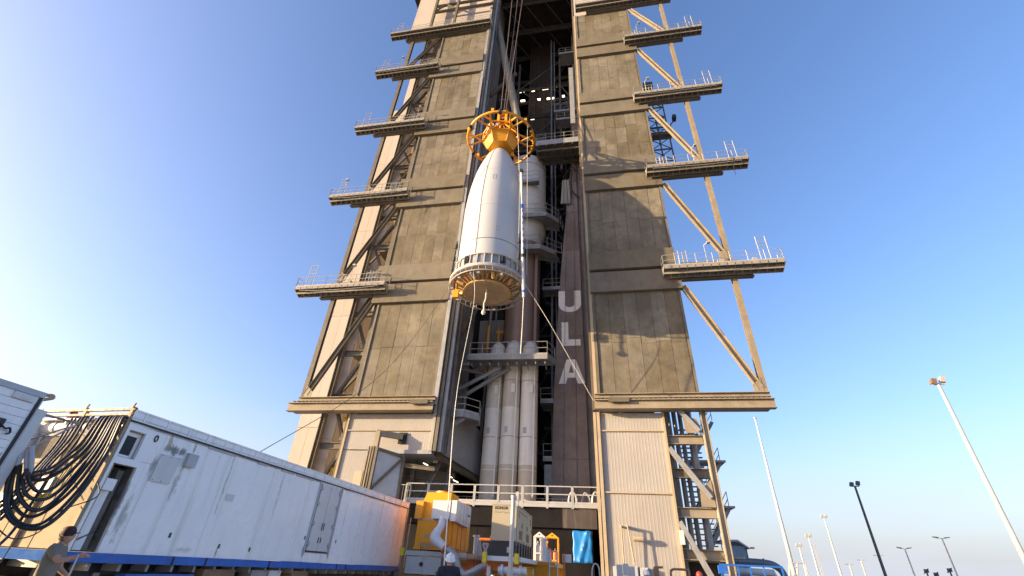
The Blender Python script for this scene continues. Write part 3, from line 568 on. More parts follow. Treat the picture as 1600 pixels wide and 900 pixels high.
for x, y in ((-2.2, 38), (-1.2, 38.4), (-.4, 37.8)):
    m = MB().path(curve([(x, y, 5.64), (x+.05, y, 6.5), (x+.3, y, 6.9), (x+.6, y, 6.5), (x+.6, y, 5.64)], 5), .09, 7); m.obj('deck_pipe', 'rail', LP)

# ------------------------------------------------------------------ rocket on the platform
RX, RY = -7.1, 42.0
RK = thing('rocket', 'bronze rocket stage with pale strap-on boosters standing inside the bay', 'rocket', (RX, RY, 5.64))
MB().lathe((RX, RY, 0), [(1.9, 5.7), (1.9, 34.4)], 48).obj('core_stage', 'core', RK)
for z in (12, 20.3, 27.5): MB().lathe((RX, RY, 0), [(1.9, z-.05), (1.93, z-.05), (1.93, z+.05), (1.9, z+.05)], 48).obj('ring_joint', 'core', RK)
MB().lathe((RX, RY, 0), [(1.9, 34.4), (1.92, 34.5), (2.5, 36.6), (2.5, 48.2), (2.3, 48.6), (1.5, 49.0), (0, 49.1)], 48).obj('adapter_section', 'rocket_white', RK)
m = MB()
for i in range(40):
    a = 2*math.pi*i/40; m.box(RX+2.5*math.cos(a)-.06, RX+2.5*math.cos(a)+.06, RY+2.5*math.sin(a)-.06, RY+2.5*math.sin(a)+.06, 46.8, 46.95)
m.obj('fastener', 'seam', RK)
MB().lathe((RX, RY, 0), [(2.51, 41.0), (2.55, 41.05), (2.55, 41.3), (2.51, 41.35)], 48).obj('ring_joint', 'rocket_white', RK)
for x, y in ((-9.0, 39.5), (-7.35, 39.15), (-5.72, 39.4)):
    b = MB().lathe((x, y, 0), [(.79, 9.0), (.79, 13.9)], 32).obj('strap_on_booster', 'booster', RK)
    MB().lathe((x, y, 0), [(.55, 5.75), (.79, 6.3), (.79, 9.0)], 32).obj('aft_casing', 'booster_tan', b); MB().lathe((x, y, 0), [(.79, 13.9), (.79, 18.9)], 32).obj('forward_casing', 'booster_tan' if x < -6 else 'booster', b)
    MB().box(x+.5, x+.62, y-.68, y-.58, 6.5, 18.6).obj('cable_raceway', 'booster', b); MB().box(x-.35, x-.05, y-.80, y-.74, 11.6, 12.1).obj('label_plate', 'rail', b)
    for z in (11.3, 16.4): MB().lathe((x, y, 0), [(.79, z-.02), (.80, z-.02), (.80, z+.02), (.79, z+.02)], 28).obj('ring_joint', 'seam', b)
    nc = MB().lathe((0, 0, 0), [(.79, 18.9), (.80, 19.3), (.78, 19.75), (.69, 20.2), (.52, 20.58), (.28, 20.82), (0, 20.9)], 28)
    nc.v = [Vector((x+p.x, y+p.y+(p.z-18.9)*.18, p.z)) for p in nc.v]; nc.obj('nose_cone', 'rocket_white', b)
    for z in (8.6, 13.6): MB().lathe((x, y, 0), [(.79, z-.04), (.805, z-.04), (.805, z+.04), (.79, z+.04)], 28).obj('ring_joint', 'booster', b)
    MB().box(x+.1, x+.45, y-.83, y-.74, 15.2, 16.0).obj('access_panel', 'booster', b)
MB().box(RX+1.5, RX+1.8, RY-1.6, RY-1.3, 12, 34).obj('cable_raceway', 'core', RK)

# ------------------------------------------------------------------ umbilical mast
UM = thing('umbilical_mast', 'tall tapering brown umbilical mast with worn white letters on it', 'mast', (-1.5, 42.5, 5.64))
edge = [(5.64, -3.85), (10, -3.76), (16.9, -3.53), (22, -3.25), (27.5, -2.92), (33, -2.48), (39, -1.95), (44, -1.5), (48.5, -1.05), (53, -.4), (57.4, .15)]
for (za, xa), (zb, xb) in zip(edge, edge[1:]):
    xr = -.55
    if xa < xr: MB().poly([(xa, 41, za), (xr, 41, za), (xr, 41, zb-.02), (min(xb, xr-.02), 41, zb-.02)], (0, 3, 0)).obj('mast_plate', 'mast', UM)
    MB().poly([(max(xa, xr+.01), 41.28, za), (1.9, 41.28, za), (1.9, 41.28, zb-.02), (max(xb, xr+.01), 41.28, zb-.02)], (0, 2.6, 0)).obj('mast_plate', 'mast', UM)
for x0, x1 in ((-2.9, -1.9), (-1.7, -1.0)): MB().tube((x0, 40.93, 5.7), (x1-.0, 40.93, 40), .02, 6).obj('conduit', 'mast', UM)
MB().tube((.18, 40.6, 5.7), (.25, 40.6, 56), .05, 6).obj('conduit', 'mast', UM)
def let(polys, nm):
    m = MB()
    for pl in polys: m.poly([(x, 40.985, z) for x, z in pl], (0, .012, 0))
    return m.obj(nm, 'letter', UM)
U = []
n = 9; cx, cz = -1.83, 25.75
U += [[(-3.02, 27.45), (-2.32, 27.45), (-2.32, 25.75), (-3.02, 25.75)], [(-1.34, 27.45), (-.64, 27.45), (-.64, 25.75), (-1.34, 25.75)]]
for i in range(n):
    a, b = math.pi+math.pi*i/n, math.pi+math.pi*(i+1)/n
    U.append([(cx+1.19*math.cos(a), cz+.95*math.sin(a)), (cx+1.19*math.cos(b), cz+.95*math.sin(b)), (cx+.49*math.cos(b), cz+.36*math.sin(b)), (cx+.49*math.cos(a), cz+.36*math.sin(a))])
let(U, 'letter_u')
let([[(-2.75, 23.6), (-2.05, 23.6), (-2.05, 20.9), (-2.75, 20.9)], [(-2.05, 21.6), (-.85, 21.6), (-.85, 20.9), (-2.05, 20.9)]], 'letter_l')
let([[(-3.1, 16.9), (-2.4, 16.9), (-1.75, 19.4), (-2.3, 19.4)], [(-.56, 16.9), (-1.28, 16.9), (-1.9, 19.0), (-1.8, 19.4), (-1.4, 19.4)], [(-2.25, 17.5), (-1.45, 17.5), (-1.6, 18.0), (-2.1, 18.0)]], 'letter_a')
m = MB(); nn = 7
for i in range(nn):
    for j in range(2):
        pass
cl = MB(); W_, H_ = 8, 6
pts = [[Vector((-2.35+.95*i/W_-.25*(1-j/H_)*(1-i/W_), 40.7+.07*math.sin(i*2.1+j*.5), 40.1+4.1*j/H_)) for i in range(W_+1)] for j in range(H_+1)]
cl.add([p for r in pts for p in r], [(j*(W_+1)+i, j*(W_+1)+i+1, (j+1)*(W_+1)+i+1, (j+1)*(W_+1)+i) for j in range(H_) for i in range(W_)])
cl.sm = True; cl.obj('cover_sheet', 'inner_wall', UM)
MB().tube((-1.2, 40.5, 46.5), (-1.2, 40.5, 41.5), .09).tube((-1.2, 40.5, 46.5), (-.3, 40.7, 45.6), .08).tube((-1.2, 40.5, 42), (-.3, 40.7, 40.8), .08).tube((-2.2, 40.6, 44.4), (-1.2, 40.5, 46.3), .07).obj('umbilical_arm', 'black', UM)
MB().box(-.9, .4, 40.6, 41.2, 51.0, 57.2).obj('mast_head', 'mast', UM)

# ------------------------------------------------------------------ payload fairing and its lifting fixture
FX, FY = -8.15, 30.2
PF = thing('payload_fairing', 'white ogive payload fairing hanging in the air before the bay', 'fairing', (FX, FY, 21))
prof = [(2.72, 22.75), (2.72, 28.4), (2.67, 29.9), (2.54, 31.5), (2.34, 33.0), (2.07, 34.4), (1.74, 35.6), (1.38, 36.65), (1.02, 37.45), (.68, 38.0), (.36, 38.32), (0, 38.42)]
# dense profile
pp = []
for i in range(len(prof)-1):
    for t in range(4): pp.append((prof[i][0]+(prof[i+1][0]-prof[i][0])*t/4, prof[i][1]+(prof[i+1][1]-prof[i][1])*t/4))
def sm(prof):
    P = [Vector((r, 0, z)) for r, z in prof]; return [(max(p.x, 0), p.z) for p in curve(P, 5)]
pr_ = sm(prof)
a0 = R_(-102)
MB().lathe((FX, FY, 0), pr_, 40, a0, a0+math.pi).obj('shell_half', 'fairing', PF); MB().lathe((FX, FY, 0), pr_, 40, a0+math.pi, a0+2*math.pi).obj('shell_half', 'fairing', PF)
sl = [(FX+(r+.012)*math.cos(a0), FY+(r+.012)*math.sin(a0), z) for r, z in pr_]; MB().path(sl, .022, 5).obj('split_seam', 'seam', PF)
for k in range(2):      # access door outline arcs
    a = a0+R_(-34+8*k)
MB().lathe((FX, FY, 0), [(2.725, 24.47), (2.737, 24.49), (2.737, 24.54), (2.725, 24.56)], 64).obj('ring_seam', 'seam', PF)
ar = []
for i in range(25):
    t = i/24; a = a0-R_(46)*math.sin(min(1, t*1.2)*math.pi/2)*(1-0) ; z = 34.0-9.0*t
    # find radius at z
    rr = next((p0[0]+(p1[0]-p0[0])*((z-p0[1])/(p1[1]-p0[1]+1e-6)) for p0, p1 in zip(pr_, pr_[1:]) if p0[1] <= z <= p1[1]), 2.72)
    ar.append((FX+(rr+.01)*math.cos(a), FY+(rr+.01)*math.sin(a), z))
MB().path(ar, .02, 5).obj('umbilical_line', 'seam', PF)
def onshell(a, z, off=.008):
    rr = next((p0[0]+(p1[0]-p0[0])*((z-p0[1])/(p1[1]-p0[1]+1e-6)) for p0, p1 in zip(pr_, pr_[1:]) if p0[1] <= z <= p1[1]), 2.72)+off
    return (FX+rr*math.cos(a), FY+rr*math.sin(a), z)
for a1_, z1_, w_, h_ in ((R_(-62), 29.2, .16, .9), (R_(-84), 31.6, .10, .6), (R_(-128), 27.0, .15, .8), (R_(-70), 25.4, .12, .5)):
    MB().path([onshell(a1_, z1_), onshell(a1_+w_, z1_), onshell(a1_+w_, z1_+h_), onshell(a1_, z1_+h_)], .012, 5, True).obj('access_door_seam', 'duct_grey', PF)
for k in range(22): MB().tube(onshell(a0+.035, 23.4+k*.6, 0), onshell(a0+.035, 23.4+k*.6, .014), .022, 6).obj('fastener', 'seam', PF)
for z_ in (28.3, 33.2): MB().path([onshell(R_(t*5), z_, .002) for t in range(72)], .009, 4, True).obj('ring_seam', 'duct_grey', PF)
# base ring with pockets
rg = MB().lathe((FX, FY, 0), [(2.80, 22.74), (2.84, 21.86)], 64).obj('ring_web', 'duct_grey', PF)
MB().lathe((FX, FY, 0), [(2.74, 22.95), (2.88, 22.9), (2.94, 22.84), (2.94, 22.76), (2.78, 22.72)], 64).obj('upper_flange', 'ring_paint', rg)
MB().lathe((FX, FY, 0), [(2.82, 21.92), (3.14, 21.72), (3.2, 21.6), (3.2, 21.42), (3.12, 21.36), (2.82, 21.36)], 64).obj('lower_flange', 'ring_paint', rg)
MB().path([(FX+3.16*math.cos(2*math.pi*i/48), FY+3.16*math.sin(2*math.pi*i/48), 21.0) for i in range(48)], .05, 6, True).obj('hoop_rail', 'ring_paint', rg)
for i in range(36):
    a = 2*math.pi*i/36; MB().tube((FX+3.16*math.cos(a), FY+3.16*math.sin(a), 21.0), (FX+3.12*math.cos(a), FY+3.12*math.sin(a), 21.4), .03, 5).obj('hoop_post', 'rail', rg)
for i in range(30):
    a = 2*math.pi*i/30; c_, s_ = math.cos(a), math.sin(a)
    MB().beam((FX+2.92*c_, FY+2.92*s_, 21.8), (FX+2.84*c_, FY+2.84*s_, 22.8), .08, .14).obj('stiffener', 'ring_paint', rg)
    if i % 5 == 0:
        for da in (.07, .13): a2 = a+da; MB().beam((FX+2.98*math.cos(a2), FY+2.98*math.sin(a2), 22.1), (FX+2.95*math.cos(a2), FY+2.95*math.sin(a2), 22.7), .16, .16).obj('latch', 'black', rg)
    if i % 3 == 0:
        a3 = a+.3; MB().box(FX+2.9*math.cos(a3)-.12, FX+2.9*math.cos(a3)+.12, FY+2.9*math.sin(a3)-.12, FY+2.9*math.sin(a3)+.12, 20.8, 21.0).obj('foot_bracket', 'rail', rg)
for i in range(72):     # gold radial struts
    a = 2*math.pi*i/72; a2 = a+.04*(-1)**i
    MB().tube((FX+2.84*math.cos(a), FY+2.84*math.sin(a), 21.45), (FX+1.82*math.cos(a2), FY+1.82*math.sin(a2), 21.0), .042, 6).obj('strut', 'gold', PF)
for i in range(9):
    a = 2*math.pi*i/9+.2; MB().tube((FX+2.62*math.cos(a), FY+2.62*math.sin(a), 21.25), (FX+2.1*math.cos(a+.08), FY+2.1*math.sin(a+.08), 21.0), .15, 10).obj('equipment_can', 'gold' if i % 3 else 'rail', PF, True)
MB().lathe((FX, FY, 0), [(2.8, 21.75), (1.8, 21.35), (1.8, 20.95), (1.88, 20.9), (1.86, 20.72), (1.7, 20.68), (1.4, 20.75), (0, 20.8)], 48).obj('aft_dome', 'bronze', PF)
MB().lathe((FX, FY, 0), [(1.86, 20.88), (1.97, 20.86), (1.97, 20.72), (1.86, 20.70)], 48).obj('aft_ring', 'gold', PF)
MB().box(FX-2.62, FX-2.1, FY-1.1, FY-.8, 19.9, 20.6).tube((FX-2.36, FY-.95, 20.6), (FX-2.4, FY-1.0, 21.3), .05).obj('hanging_box', 'yellow', PF)
MB().path(curve([(FX+.1, FY-.6, 20.8), (FX+.1, FY-.6, 19.9), (FX, FY-.6, 19.4), (FX+.05, FY-.6, 18.9)], 6), .07, 7).lathe((FX+.02, FY-.6, 18.2), [(0,.2),(.13,.28),(.18,.42),(.1,.65),(0,.75)], 10).obj('wrapped_bundle', 'rope', PF)

LF = thing('lifting_fixture', 'yellow wheel-shaped lifting fixture clamped over the fairing nose', 'lifting fixture', (FX, FY, 38))
HZ = 39.95; HR = 3.5
MB().path([(FX+HR*math.cos(2*math.pi*i/60), FY+HR*math.sin(2*math.pi*i/60), HZ) for i in range(60)], .13, 9, True).obj('hoop', 'yellow', LF)
def hexring(r, z, off=0): return [(FX+r*math.cos(R_(60*i+off)), FY+r*math.sin(R_(60*i+off)), z) for i in range(6)]
h0, h1, h2 = hexring(1.3, 38.55, 10), hexring(1.9, 39.75, 10), hexring(1.9, 40.95, 10)
for i in range(6):
    j = (i+1) % 6
    MB().quad(h0[i], h0[j], h1[j], h1[i], .05).obj('body_plate', 'yellow', LF)
    MB().tube(h0[i], h1[i], .07, 6).tube(h1[i], h1[j], .1, 6).tube(h2[i], h2[j], .1, 6).tube(h1[i], h2[i], .09, 6).tube(h1[i], h2[j], .06, 6).tube(h2[i], (FX, FY, 43.1), .1, 6).obj('body_frame', 'yellow', LF)
MB().poly(h0, (0, 0, .06)).obj('body_plate', 'yellow', LF)
for i in range(6):
    for s in (-1, 1):
        a = R_(60*i+10); e = R_(60*i+10+s*13)
        MB().tube((FX+1.95*math.cos(a), FY+1.95*math.sin(a), 39.8), (FX+HR*math.cos(e), FY+HR*math.sin(e), HZ), .1, 7).obj('spoke', 'yellow', LF, True)
    a = R_(60*i+10); MB().tube((FX+1.95*math.cos(a), FY+1.95*math.sin(a), 40.95), (FX+HR*math.cos(a), FY+HR*math.sin(a), HZ+.05), .1, 7).obj('spoke', 'yellow', LF, True)
    MB().box(FX+HR*math.cos(a+.3)-.13, FX+HR*math.cos(a+.3)+.13, FY+HR*math.sin(a+.3)-.13, FY+HR*math.sin(a+.3)+.13, HZ+.1, HZ+.5).obj('stop_block', 'yellow', LF)
    MB().tube((FX+HR*math.cos(a+.52), FY+HR*math.sin(a+.52), HZ-.22), (FX+HR*math.cos(a+.52), FY+HR*math.sin(a+.52), HZ+.22), .2, 8).obj('clamp', 'black', LF, True)
lug = MB().box(FX-.55, FX-.3, FY-.3, FY+.3, 42.8, 44.6).box(FX+.3, FX+.55, FY-.3, FY+.3, 42.8, 44.6).box(FX-.55, FX+.55, FY-.3, FY+.3, 44.2, 44.65).obj('lifting_lug', 'yellow', LF)
MB().tube((FX-.6, FY, 43.7), (FX+.6, FY, 43.7), .12, 8).obj('lug_pin', 'rail', lug)
for i in range(3): MB().box(FX-1.4+i*.5, FX-1.1+i*.5, FY-1.2, FY-.9, 40.95, 41.35).obj('junction_box', 'rail', LF)
# hoist ropes
for i, (dx, dy) in enumerate(((-.28, -.1), (0, .2), (.3, -.1))):
    solo(MB().tube((FX+dx, FY+dy, 44.6), (FX+dx*3.4-.5, FY+dy+4.6, 86), .055, 6), 'hoist_rope', 'rope_dark', ['leftmost dark hoist rope above the yellow lifting fixture', 'middle dark hoist rope above the yellow lifting fixture', 'rightmost dark hoist rope above the yellow lifting fixture'][i], 'rope', 'hoist ropes above the lifting fixture')
# striped hose at the right of the fairing and the tag lines
HS = thing('hanging_hose', 'white hanging hose with blue bands along the right of the fairing', 'hose', (-5.0, 28.4, 20))
ha, hb = Vector((-5.45, 28.6, 33.0)), Vector((-4.75, 28.4, 19.1))
def hp(t): return ha.lerp(hb, t)
segs = [(0, .30, .11, 'white_paint'), (.30, .335, .13, 'blue'), (.335, .70, .11, 'white_paint'), (.70, .725, .13, 'black'), (.725, .955, .12, 'white_paint'), (.955, .97, .135, 'blue'), (.97, 1, .11, 'white_paint')]
for a, b, r, mt in segs: MB().tube(hp(a), hp(b), r, 12).obj('hose_segment', mt, HS, True)
for i in range(7): MB().tube(hp(.35+i*.05)+Vector((.04, -.075, 0)), hp(.368+i*.05)+Vector((.03, -.055, 0)), .068, 8).obj('hose_mark', 'blue', HS, True)
MB().box(-5.75, -5.3, 28.4, 28.8, 33.0, 33.3).obj('hose_fitting', 'black', HS)
def line(pts, r, nm, m, label, cat='rope', group=None): return solo(MB().path(curve(pts, 8), r, 6), nm, m, label, cat, group, pts[-1])
TG = 'tag lines hanging from the fairing'
line([(FX+2.2, FY-2.75, HZ), (-5.35, 27.4, 30.5), (-5.1, 27.4, 21.3)], .019, 'tag_line', 'rope', 'pale rope from the lifting fixture hoop down past the striped hose', group=TG)
line([(FX+3.1, FY-1.7, HZ), (-4.75, 28.6, 28), (-4.6, 28.6, 21.3)], .018, 'tag_line', 'rope', 'thin pale rope outermost right from the lifting fixture hoop', group=TG)
line([(-4.75, 28.4, 19.1), (-4.85, 28.9, 17), (-4.95, 29.2, 14.8)], .035, 'tag_line', 'rope', 'short white rope hanging below the striped hose', group=TG)
line([(-8.62, 27.25, 21.2), (-8.15, 26.8, 18.0), (-6.6, 20.5, 9), (-3.7, 12.1, 1.25)], .017, 'tag_line', 'rope', 'long pale rope from the fairing base to the worker with white hard hat', group=TG)
line([(-5.0, 29.6, 21.3), (-3.0, 30.6, 18.0), (.1, 33.2, 12.6)], .019, 'tag_line', 'rope', 'pale diagonal rope from the fairing base to the right track beam', group=TG)
line([(-11.0, 29.0, 21.3), (-10.7, 26.6, 18.0), (-10.2, 19.5, 9.6), (-9.75, 12, 4.0), (-9.1, 7.3, 1.45)], .013, 'tag_line', 'rope_dark', 'long sagging rope from the fairing base to the worker in a cap', group=TG)
for a, nm in ((R_(200), 'left'),):
    solo(MB().tube((FX-3.0, FY-1.5, HZ), (FX-2.8, FY-1.1, 24.5), .02, 5), 'tag_line', 'rope_dark', 'thin dark rope down the left flank of the fairing', 'rope', TG)
solo(MB().tube((FX-2.85, FY-1.0, 25.7), (FX-2.95, FY-1.0, 22.6), .09, 8).tube((FX-2.87, FY-1.0, 24.9), (FX-2.87, FY-1.0, 25.4), .16, 8).tube((FX-2.9, FY-1.0, 23.6), (FX-2.9, FY-1.0, 24.0), .14, 8), 'turnbuckle', 'black', 'dark turnbuckle at the lower left of the fairing', 'turnbuckle')
solo(MB().tube((-5.12, 27.4, 24.6), (-5.08, 27.4, 20.9), .07, 8).tube((-5.11, 27.4, 23.6), (-5.11, 27.4, 24.0), .14, 8).tube((-5.1, 27.4, 22.0), (-5.1, 27.4, 22.5), .13, 8), 'turnbuckle', 'black', 'dark turnbuckle at the lower right of the fairing', 'turnbuckle')

# ------------------------------------------------------------------ box trailers
AZ = R_(2.29)
def trailer_root(name, label): return thing(name, label, 'trailer', (-9.02, 7.4, 0), None, -AZ)
T1 = trailer_root('box_trailer', 'long white box trailer with blue sill and mould stains')
L1 = 13.75; TW1 = -2.5
# side wall built round the two recesses at the near corner
def wp(y0, y1, z0, z1, m='trailer', x=-.06, nm='wall_panel'): return MB().box(x, 0, y0, y1, z0, z1).obj(nm, m, T1)
wp(0, .06, 1.43, 3.64, 'trailer', -.1, 'corner_post'); wp(.06, .42, 3.5, 3.64); wp(.06, .55, 2.88, 3.0); wp(.42, .88, 3.0, 3.64); wp(.55, .88, 1.43, 2.995)
ys = [.885, 2.75, 4.62, 6.78]
for a, b in zip(ys, ys[1:]): wp(a, b-.006, 1.43, 3.64)
wp(6.78, 8.02, 1.43, 1.70); wp(6.78, 8.02, 3.66-.01, 3.64+.0) if False else None
ys = [8.02, 9.9, 11.8, L1]
for a, b in zip(ys, ys[1:]): wp(a, b-.006, 1.43, 3.64)
# louvre recess
lv = MB().box(-.62, -.60, .06, .42, 3.0, 3.5).box(-.6, -.06, .42, .44, 3.0, 3.5).box(-.6, -.06, .06, .42, 3.48, 3.5).box(-.6, -.06, .06, .42, 3.0, 3.02).obj('louvre_recess', 'trailer_front', T1)
fr = MB().box(-.14, -.10, .06, .09, 3.02, 3.48).box(-.14, -.10, .36, .42, 3.02, 3.48).box(-.14, -.10, .09, .36, 3.02, 3.06).box(-.14, -.10, .09, .36, 3.41, 3.48).obj('louvre_frame', 'trailer', lv)
m = MB()
for i in range(15): m.beam((-.12, .09, 3.08+i*.0225), (-.12, .36, 3.08+i*.0225), .008, .014)
for i in range(13): m.beam((-.115, .10+i*.0205, 3.06), (-.115, .10+i*.0205, 3.41), .006, .006)
m.obj('louvre_slat', 'mesh_dark', lv); MB().box(-.2, -.16, .09, .36, 3.06, 3.41).obj('louvre_back', 'mesh_dark', lv)
# side door recess
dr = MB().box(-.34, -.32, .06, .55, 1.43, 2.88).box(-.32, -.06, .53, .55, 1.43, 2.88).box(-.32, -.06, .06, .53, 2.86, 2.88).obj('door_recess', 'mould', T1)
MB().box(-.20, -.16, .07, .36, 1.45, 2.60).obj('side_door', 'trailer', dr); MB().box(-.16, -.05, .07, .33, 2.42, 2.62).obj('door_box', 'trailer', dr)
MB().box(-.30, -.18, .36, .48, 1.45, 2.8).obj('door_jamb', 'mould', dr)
# roof cap with ribs
cap = MB().box(TW1-.02, .03, -.02, L1+.02, 3.70, 3.72).box(.0, .03, -.02, L1+.02, 3.67, 3.86).box(.03, .05, -.02, L1+.02, 3.84, 3.87).obj('roof_cap', 'trailer', T1)
MB().box(-.05, .035, 0, L1, 3.64, 3.668).obj('cap_gasket', 'black', cap)
for i in range(25): MB().box(.03, .05, .2+i*.55, .235+i*.55, 3.69, 3.84).obj('cap_rib', 'trailer', cap)
for (a, b) in ((2.0, 2.9), (3.7, 4.1), (4.7, 5.3), (5.4, 6.3)): MB().box(0, .012, a, b, 3.58, 3.635).obj('repair_strip', 'duct_grey', T1)
MB().box(TW1, 0, .3, L1, 3.60, 3.70).obj('roof', 'trailer', T1); MB().box(TW1, TW1+.06, 0, L1, 1.43, 3.64).obj('far_wall', 'trailer', T1); MB().box(TW1+.06, -.06, L1-.08, L1-.01, 1.43, 3.6).obj('rear_wall', 'trailer', T1)
MB().box(-.05, .03, L1-.05, L1+.03, 1.3, 3.7).obj('corner_post', 'duct_grey', T1); MB().tube((.12, L1+.2, 1.4), (.12, L1+.2, 3.3), .025, 6).obj('conduit', 'pole_white', T1)
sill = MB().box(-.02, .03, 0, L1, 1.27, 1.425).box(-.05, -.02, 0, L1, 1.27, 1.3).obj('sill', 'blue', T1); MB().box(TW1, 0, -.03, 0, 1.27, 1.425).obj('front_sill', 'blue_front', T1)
for y in (2.2, 3.1, 5.3, 8.7, 9.3): MB().box(.03, .045, y, y+.03, 1.27, 1.425).obj('sill_cleat', 'black', sill)
# patched plate, junction box, small marks
pt = MB().quad((.03, .91, 2.70), (.03, 1.37, 2.70), (.03, 1.42, 3.24), (.03, .92, 3.23), .03).obj('cover_plate', 'white_paint', T1)
for y in (.95, 1.15, 1.36):
    for z in (2.73, 3.2): MB().tube((.03, y, z), (.038, y, z), .009, 6).obj('screw', 'mesh_dark', pt)
MB().box(0, .09, 1.52, 1.78, 3.10, 3.37).obj('junction_box', 'grey_paint', T1)
MB().path([(.012, .66+.035*math.cos(a), 3.47+.06*math.sin(a)) for a in [2*math.pi*i/14 for i in range(14)]], .012, 5, True).obj('tie_ring', 'black', T1)
for y, z in ((6.6, 2.0), (8.35, 2.0), (3.35, 1.62), (4.4, 1.6), (1.9, 1.75)): MB().box(0, .012, y, y+.05, z, z+.09).obj('bolt_plate', 'mesh_dark', T1)
MB().box(0, .02, 3.05, 3.3, 2.62, 2.76).obj('socket_plate', 'white_paint', T1)
# double doors in the side
dd = MB().box(-.06, -.04, 6.78, 8.02, 1.70, 3.64).obj('door_backing', 'black', T1)
for (a, b) in ((6.84, 7.38), (7.40, 7.96)):
    d = MB().box(-.04, .012, a, b, 1.73, 3.60).obj('door_leaf', 'white_paint', dd)
    for z in (1.9, 2.45, 3.0, 3.45):
        y = a if a < 7 else b; MB().box(.012, .04, min(y, y)-.07, y+.07, z-.03, z+.03).tube((.03, y, z-.06), (.03, y, z+.06), .018, 6).obj('hinge', 'rail', d)
    MB().box(.012, .022, (7.30 if a < 7 else 7.44), (7.34 if a < 7 else 7.48), 1.95, 2.1).obj('lock_plate', 'black', d)
    MB().tube((.035, 7.34 if a < 7 else 7.44, 2.3), (.035, 7.34 if a < 7 else 7.44, 2.5), .012, 6).obj('handle', 'black', d)
for y in (6.70, 8.04): MB().box(-.02, .03, y, y+.06, 1.60, 3.64).obj('door_jamb', 'grey_paint', dd)
MB().box(0, .02, 6.78, 8.02, 1.68, 1.72).obj('door_sill', 'mesh_dark', dd)
# front end
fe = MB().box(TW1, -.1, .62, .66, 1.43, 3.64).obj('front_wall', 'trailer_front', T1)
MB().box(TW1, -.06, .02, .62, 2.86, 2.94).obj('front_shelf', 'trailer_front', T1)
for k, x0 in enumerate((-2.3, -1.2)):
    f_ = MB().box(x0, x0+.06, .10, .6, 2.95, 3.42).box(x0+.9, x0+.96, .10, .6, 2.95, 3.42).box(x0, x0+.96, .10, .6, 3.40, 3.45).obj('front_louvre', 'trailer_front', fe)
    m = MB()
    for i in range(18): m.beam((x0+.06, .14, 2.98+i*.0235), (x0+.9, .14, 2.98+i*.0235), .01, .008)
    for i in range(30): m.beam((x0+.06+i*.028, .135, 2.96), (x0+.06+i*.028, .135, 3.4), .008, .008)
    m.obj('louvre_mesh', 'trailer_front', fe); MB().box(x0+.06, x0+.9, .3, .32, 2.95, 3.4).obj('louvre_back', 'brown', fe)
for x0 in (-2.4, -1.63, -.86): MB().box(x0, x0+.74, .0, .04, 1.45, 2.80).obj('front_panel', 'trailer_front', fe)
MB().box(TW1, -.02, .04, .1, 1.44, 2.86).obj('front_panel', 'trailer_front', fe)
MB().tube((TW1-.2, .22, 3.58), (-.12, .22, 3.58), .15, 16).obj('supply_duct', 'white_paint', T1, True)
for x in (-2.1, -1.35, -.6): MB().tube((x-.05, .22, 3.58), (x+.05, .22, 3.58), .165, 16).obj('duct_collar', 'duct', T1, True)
for x in (-2.45, -1.25, -.06): MB().beam((x, -.02, 1.45), (x, -.02, 3.92), .07, .07).obj('front_post', 'trim', T1)
MB().beam((TW1, -.02, 3.88), (0, -.02, 3.88), .06, .05).beam((TW1, -.02, 3.78), (0, -.02, 3.78), .05, .04).obj('cable_rack', 'brown', T1)
for x in (-1.25, -.06): MB().beam((x, -.06, 3.9), (x+.02, -.06, 4.0), .03, .03).obj('rack_hook', 'trim', T1)
bc = MB().lathe((-1.75, .1, 3.72), [(.075, 0), (.08, .03), (.07, .13), (.05, .19), (0, .2)], 14).obj('beacon', 'red', T1); MB().lathe((-1.75, .1, 3.62), [(.06, 0), (.06, .1)], 12, cap=True).obj('beacon_base', 'grey_paint', bc)
for x, z, w, h in ((-2.2, 1.9, .5, .4), (-1.4, 2.3, .3, .3)): MB().box(x, x+w, -.04, 0, z, z+h).obj('connector_panel', 'grey_paint', T1)
# chassis
ch = MB().ib((-.5, .4, 1.1), (-.5, L1, 1.1), .16, .34, .03).ib((-2.0, .4, 1.1), (-2.0, L1, 1.1), .16, .34, .03).obj('chassis', 'black', T1)
for i in range(22): MB().beam((-2.4, .6+i*.6, 1.2), (-.1, .6+i*.6, 1.2), .06, .12).obj('cross_member', 'steel_grey', ch)
MB().box(-.3, -.05, 1.35, 3.0, .72, 1.1).obj('battery_box', 'blue', ch)
m = MB()
for i in range(7): m.box(-.05, -.03, 1.9+i*.13, 1.96+i*.13, .85, 1.05)
m.obj('vent_slot', 'black', ch)
for y0, y1, mt in ((3.3, 4.3, 'brown'), (4.9, 5.5, 'steel_grey'), (5.6, 6.1, 'white_paint'), (6.6, 7.4, 'brown')): MB().box(-.6, -.1, y0, y1, .55, 1.2).obj('side_box', mt, ch)
for y in (9.7, 10.9, 12.1):
    for x in (-.42, -2.1):
        w = MB(); w.lathe((0,0,0), [(.28,-.12),(.44,-.12),(.5,-.07),(.5,.07),(.44,.12),(.28,.12)], 28); w.v = [Vector((x+p.z, y+p.x, .5+p.y)) for p in w.v]; w.obj('tyre', 'tyre', ch)
        w = MB(); w.lathe((0,0,0), [(0,-.04),(.12,-.06),(.28,-.1),(.28,.1),(.12,.06),(0,.04)], 20); w.v = [Vector((x+p.z, y+p.x, .5+p.y)) for p in w.v]; w.obj('rim', 'grey_paint', ch)
for x in (-.5, -2.0): MB().beam((x, 1.1, .05), (x, 1.1, 1.1), .12, .12).box(x-.2, x+.2, .9, 1.3, 0.01, .06).obj('landing_leg', 'steel_grey', ch)
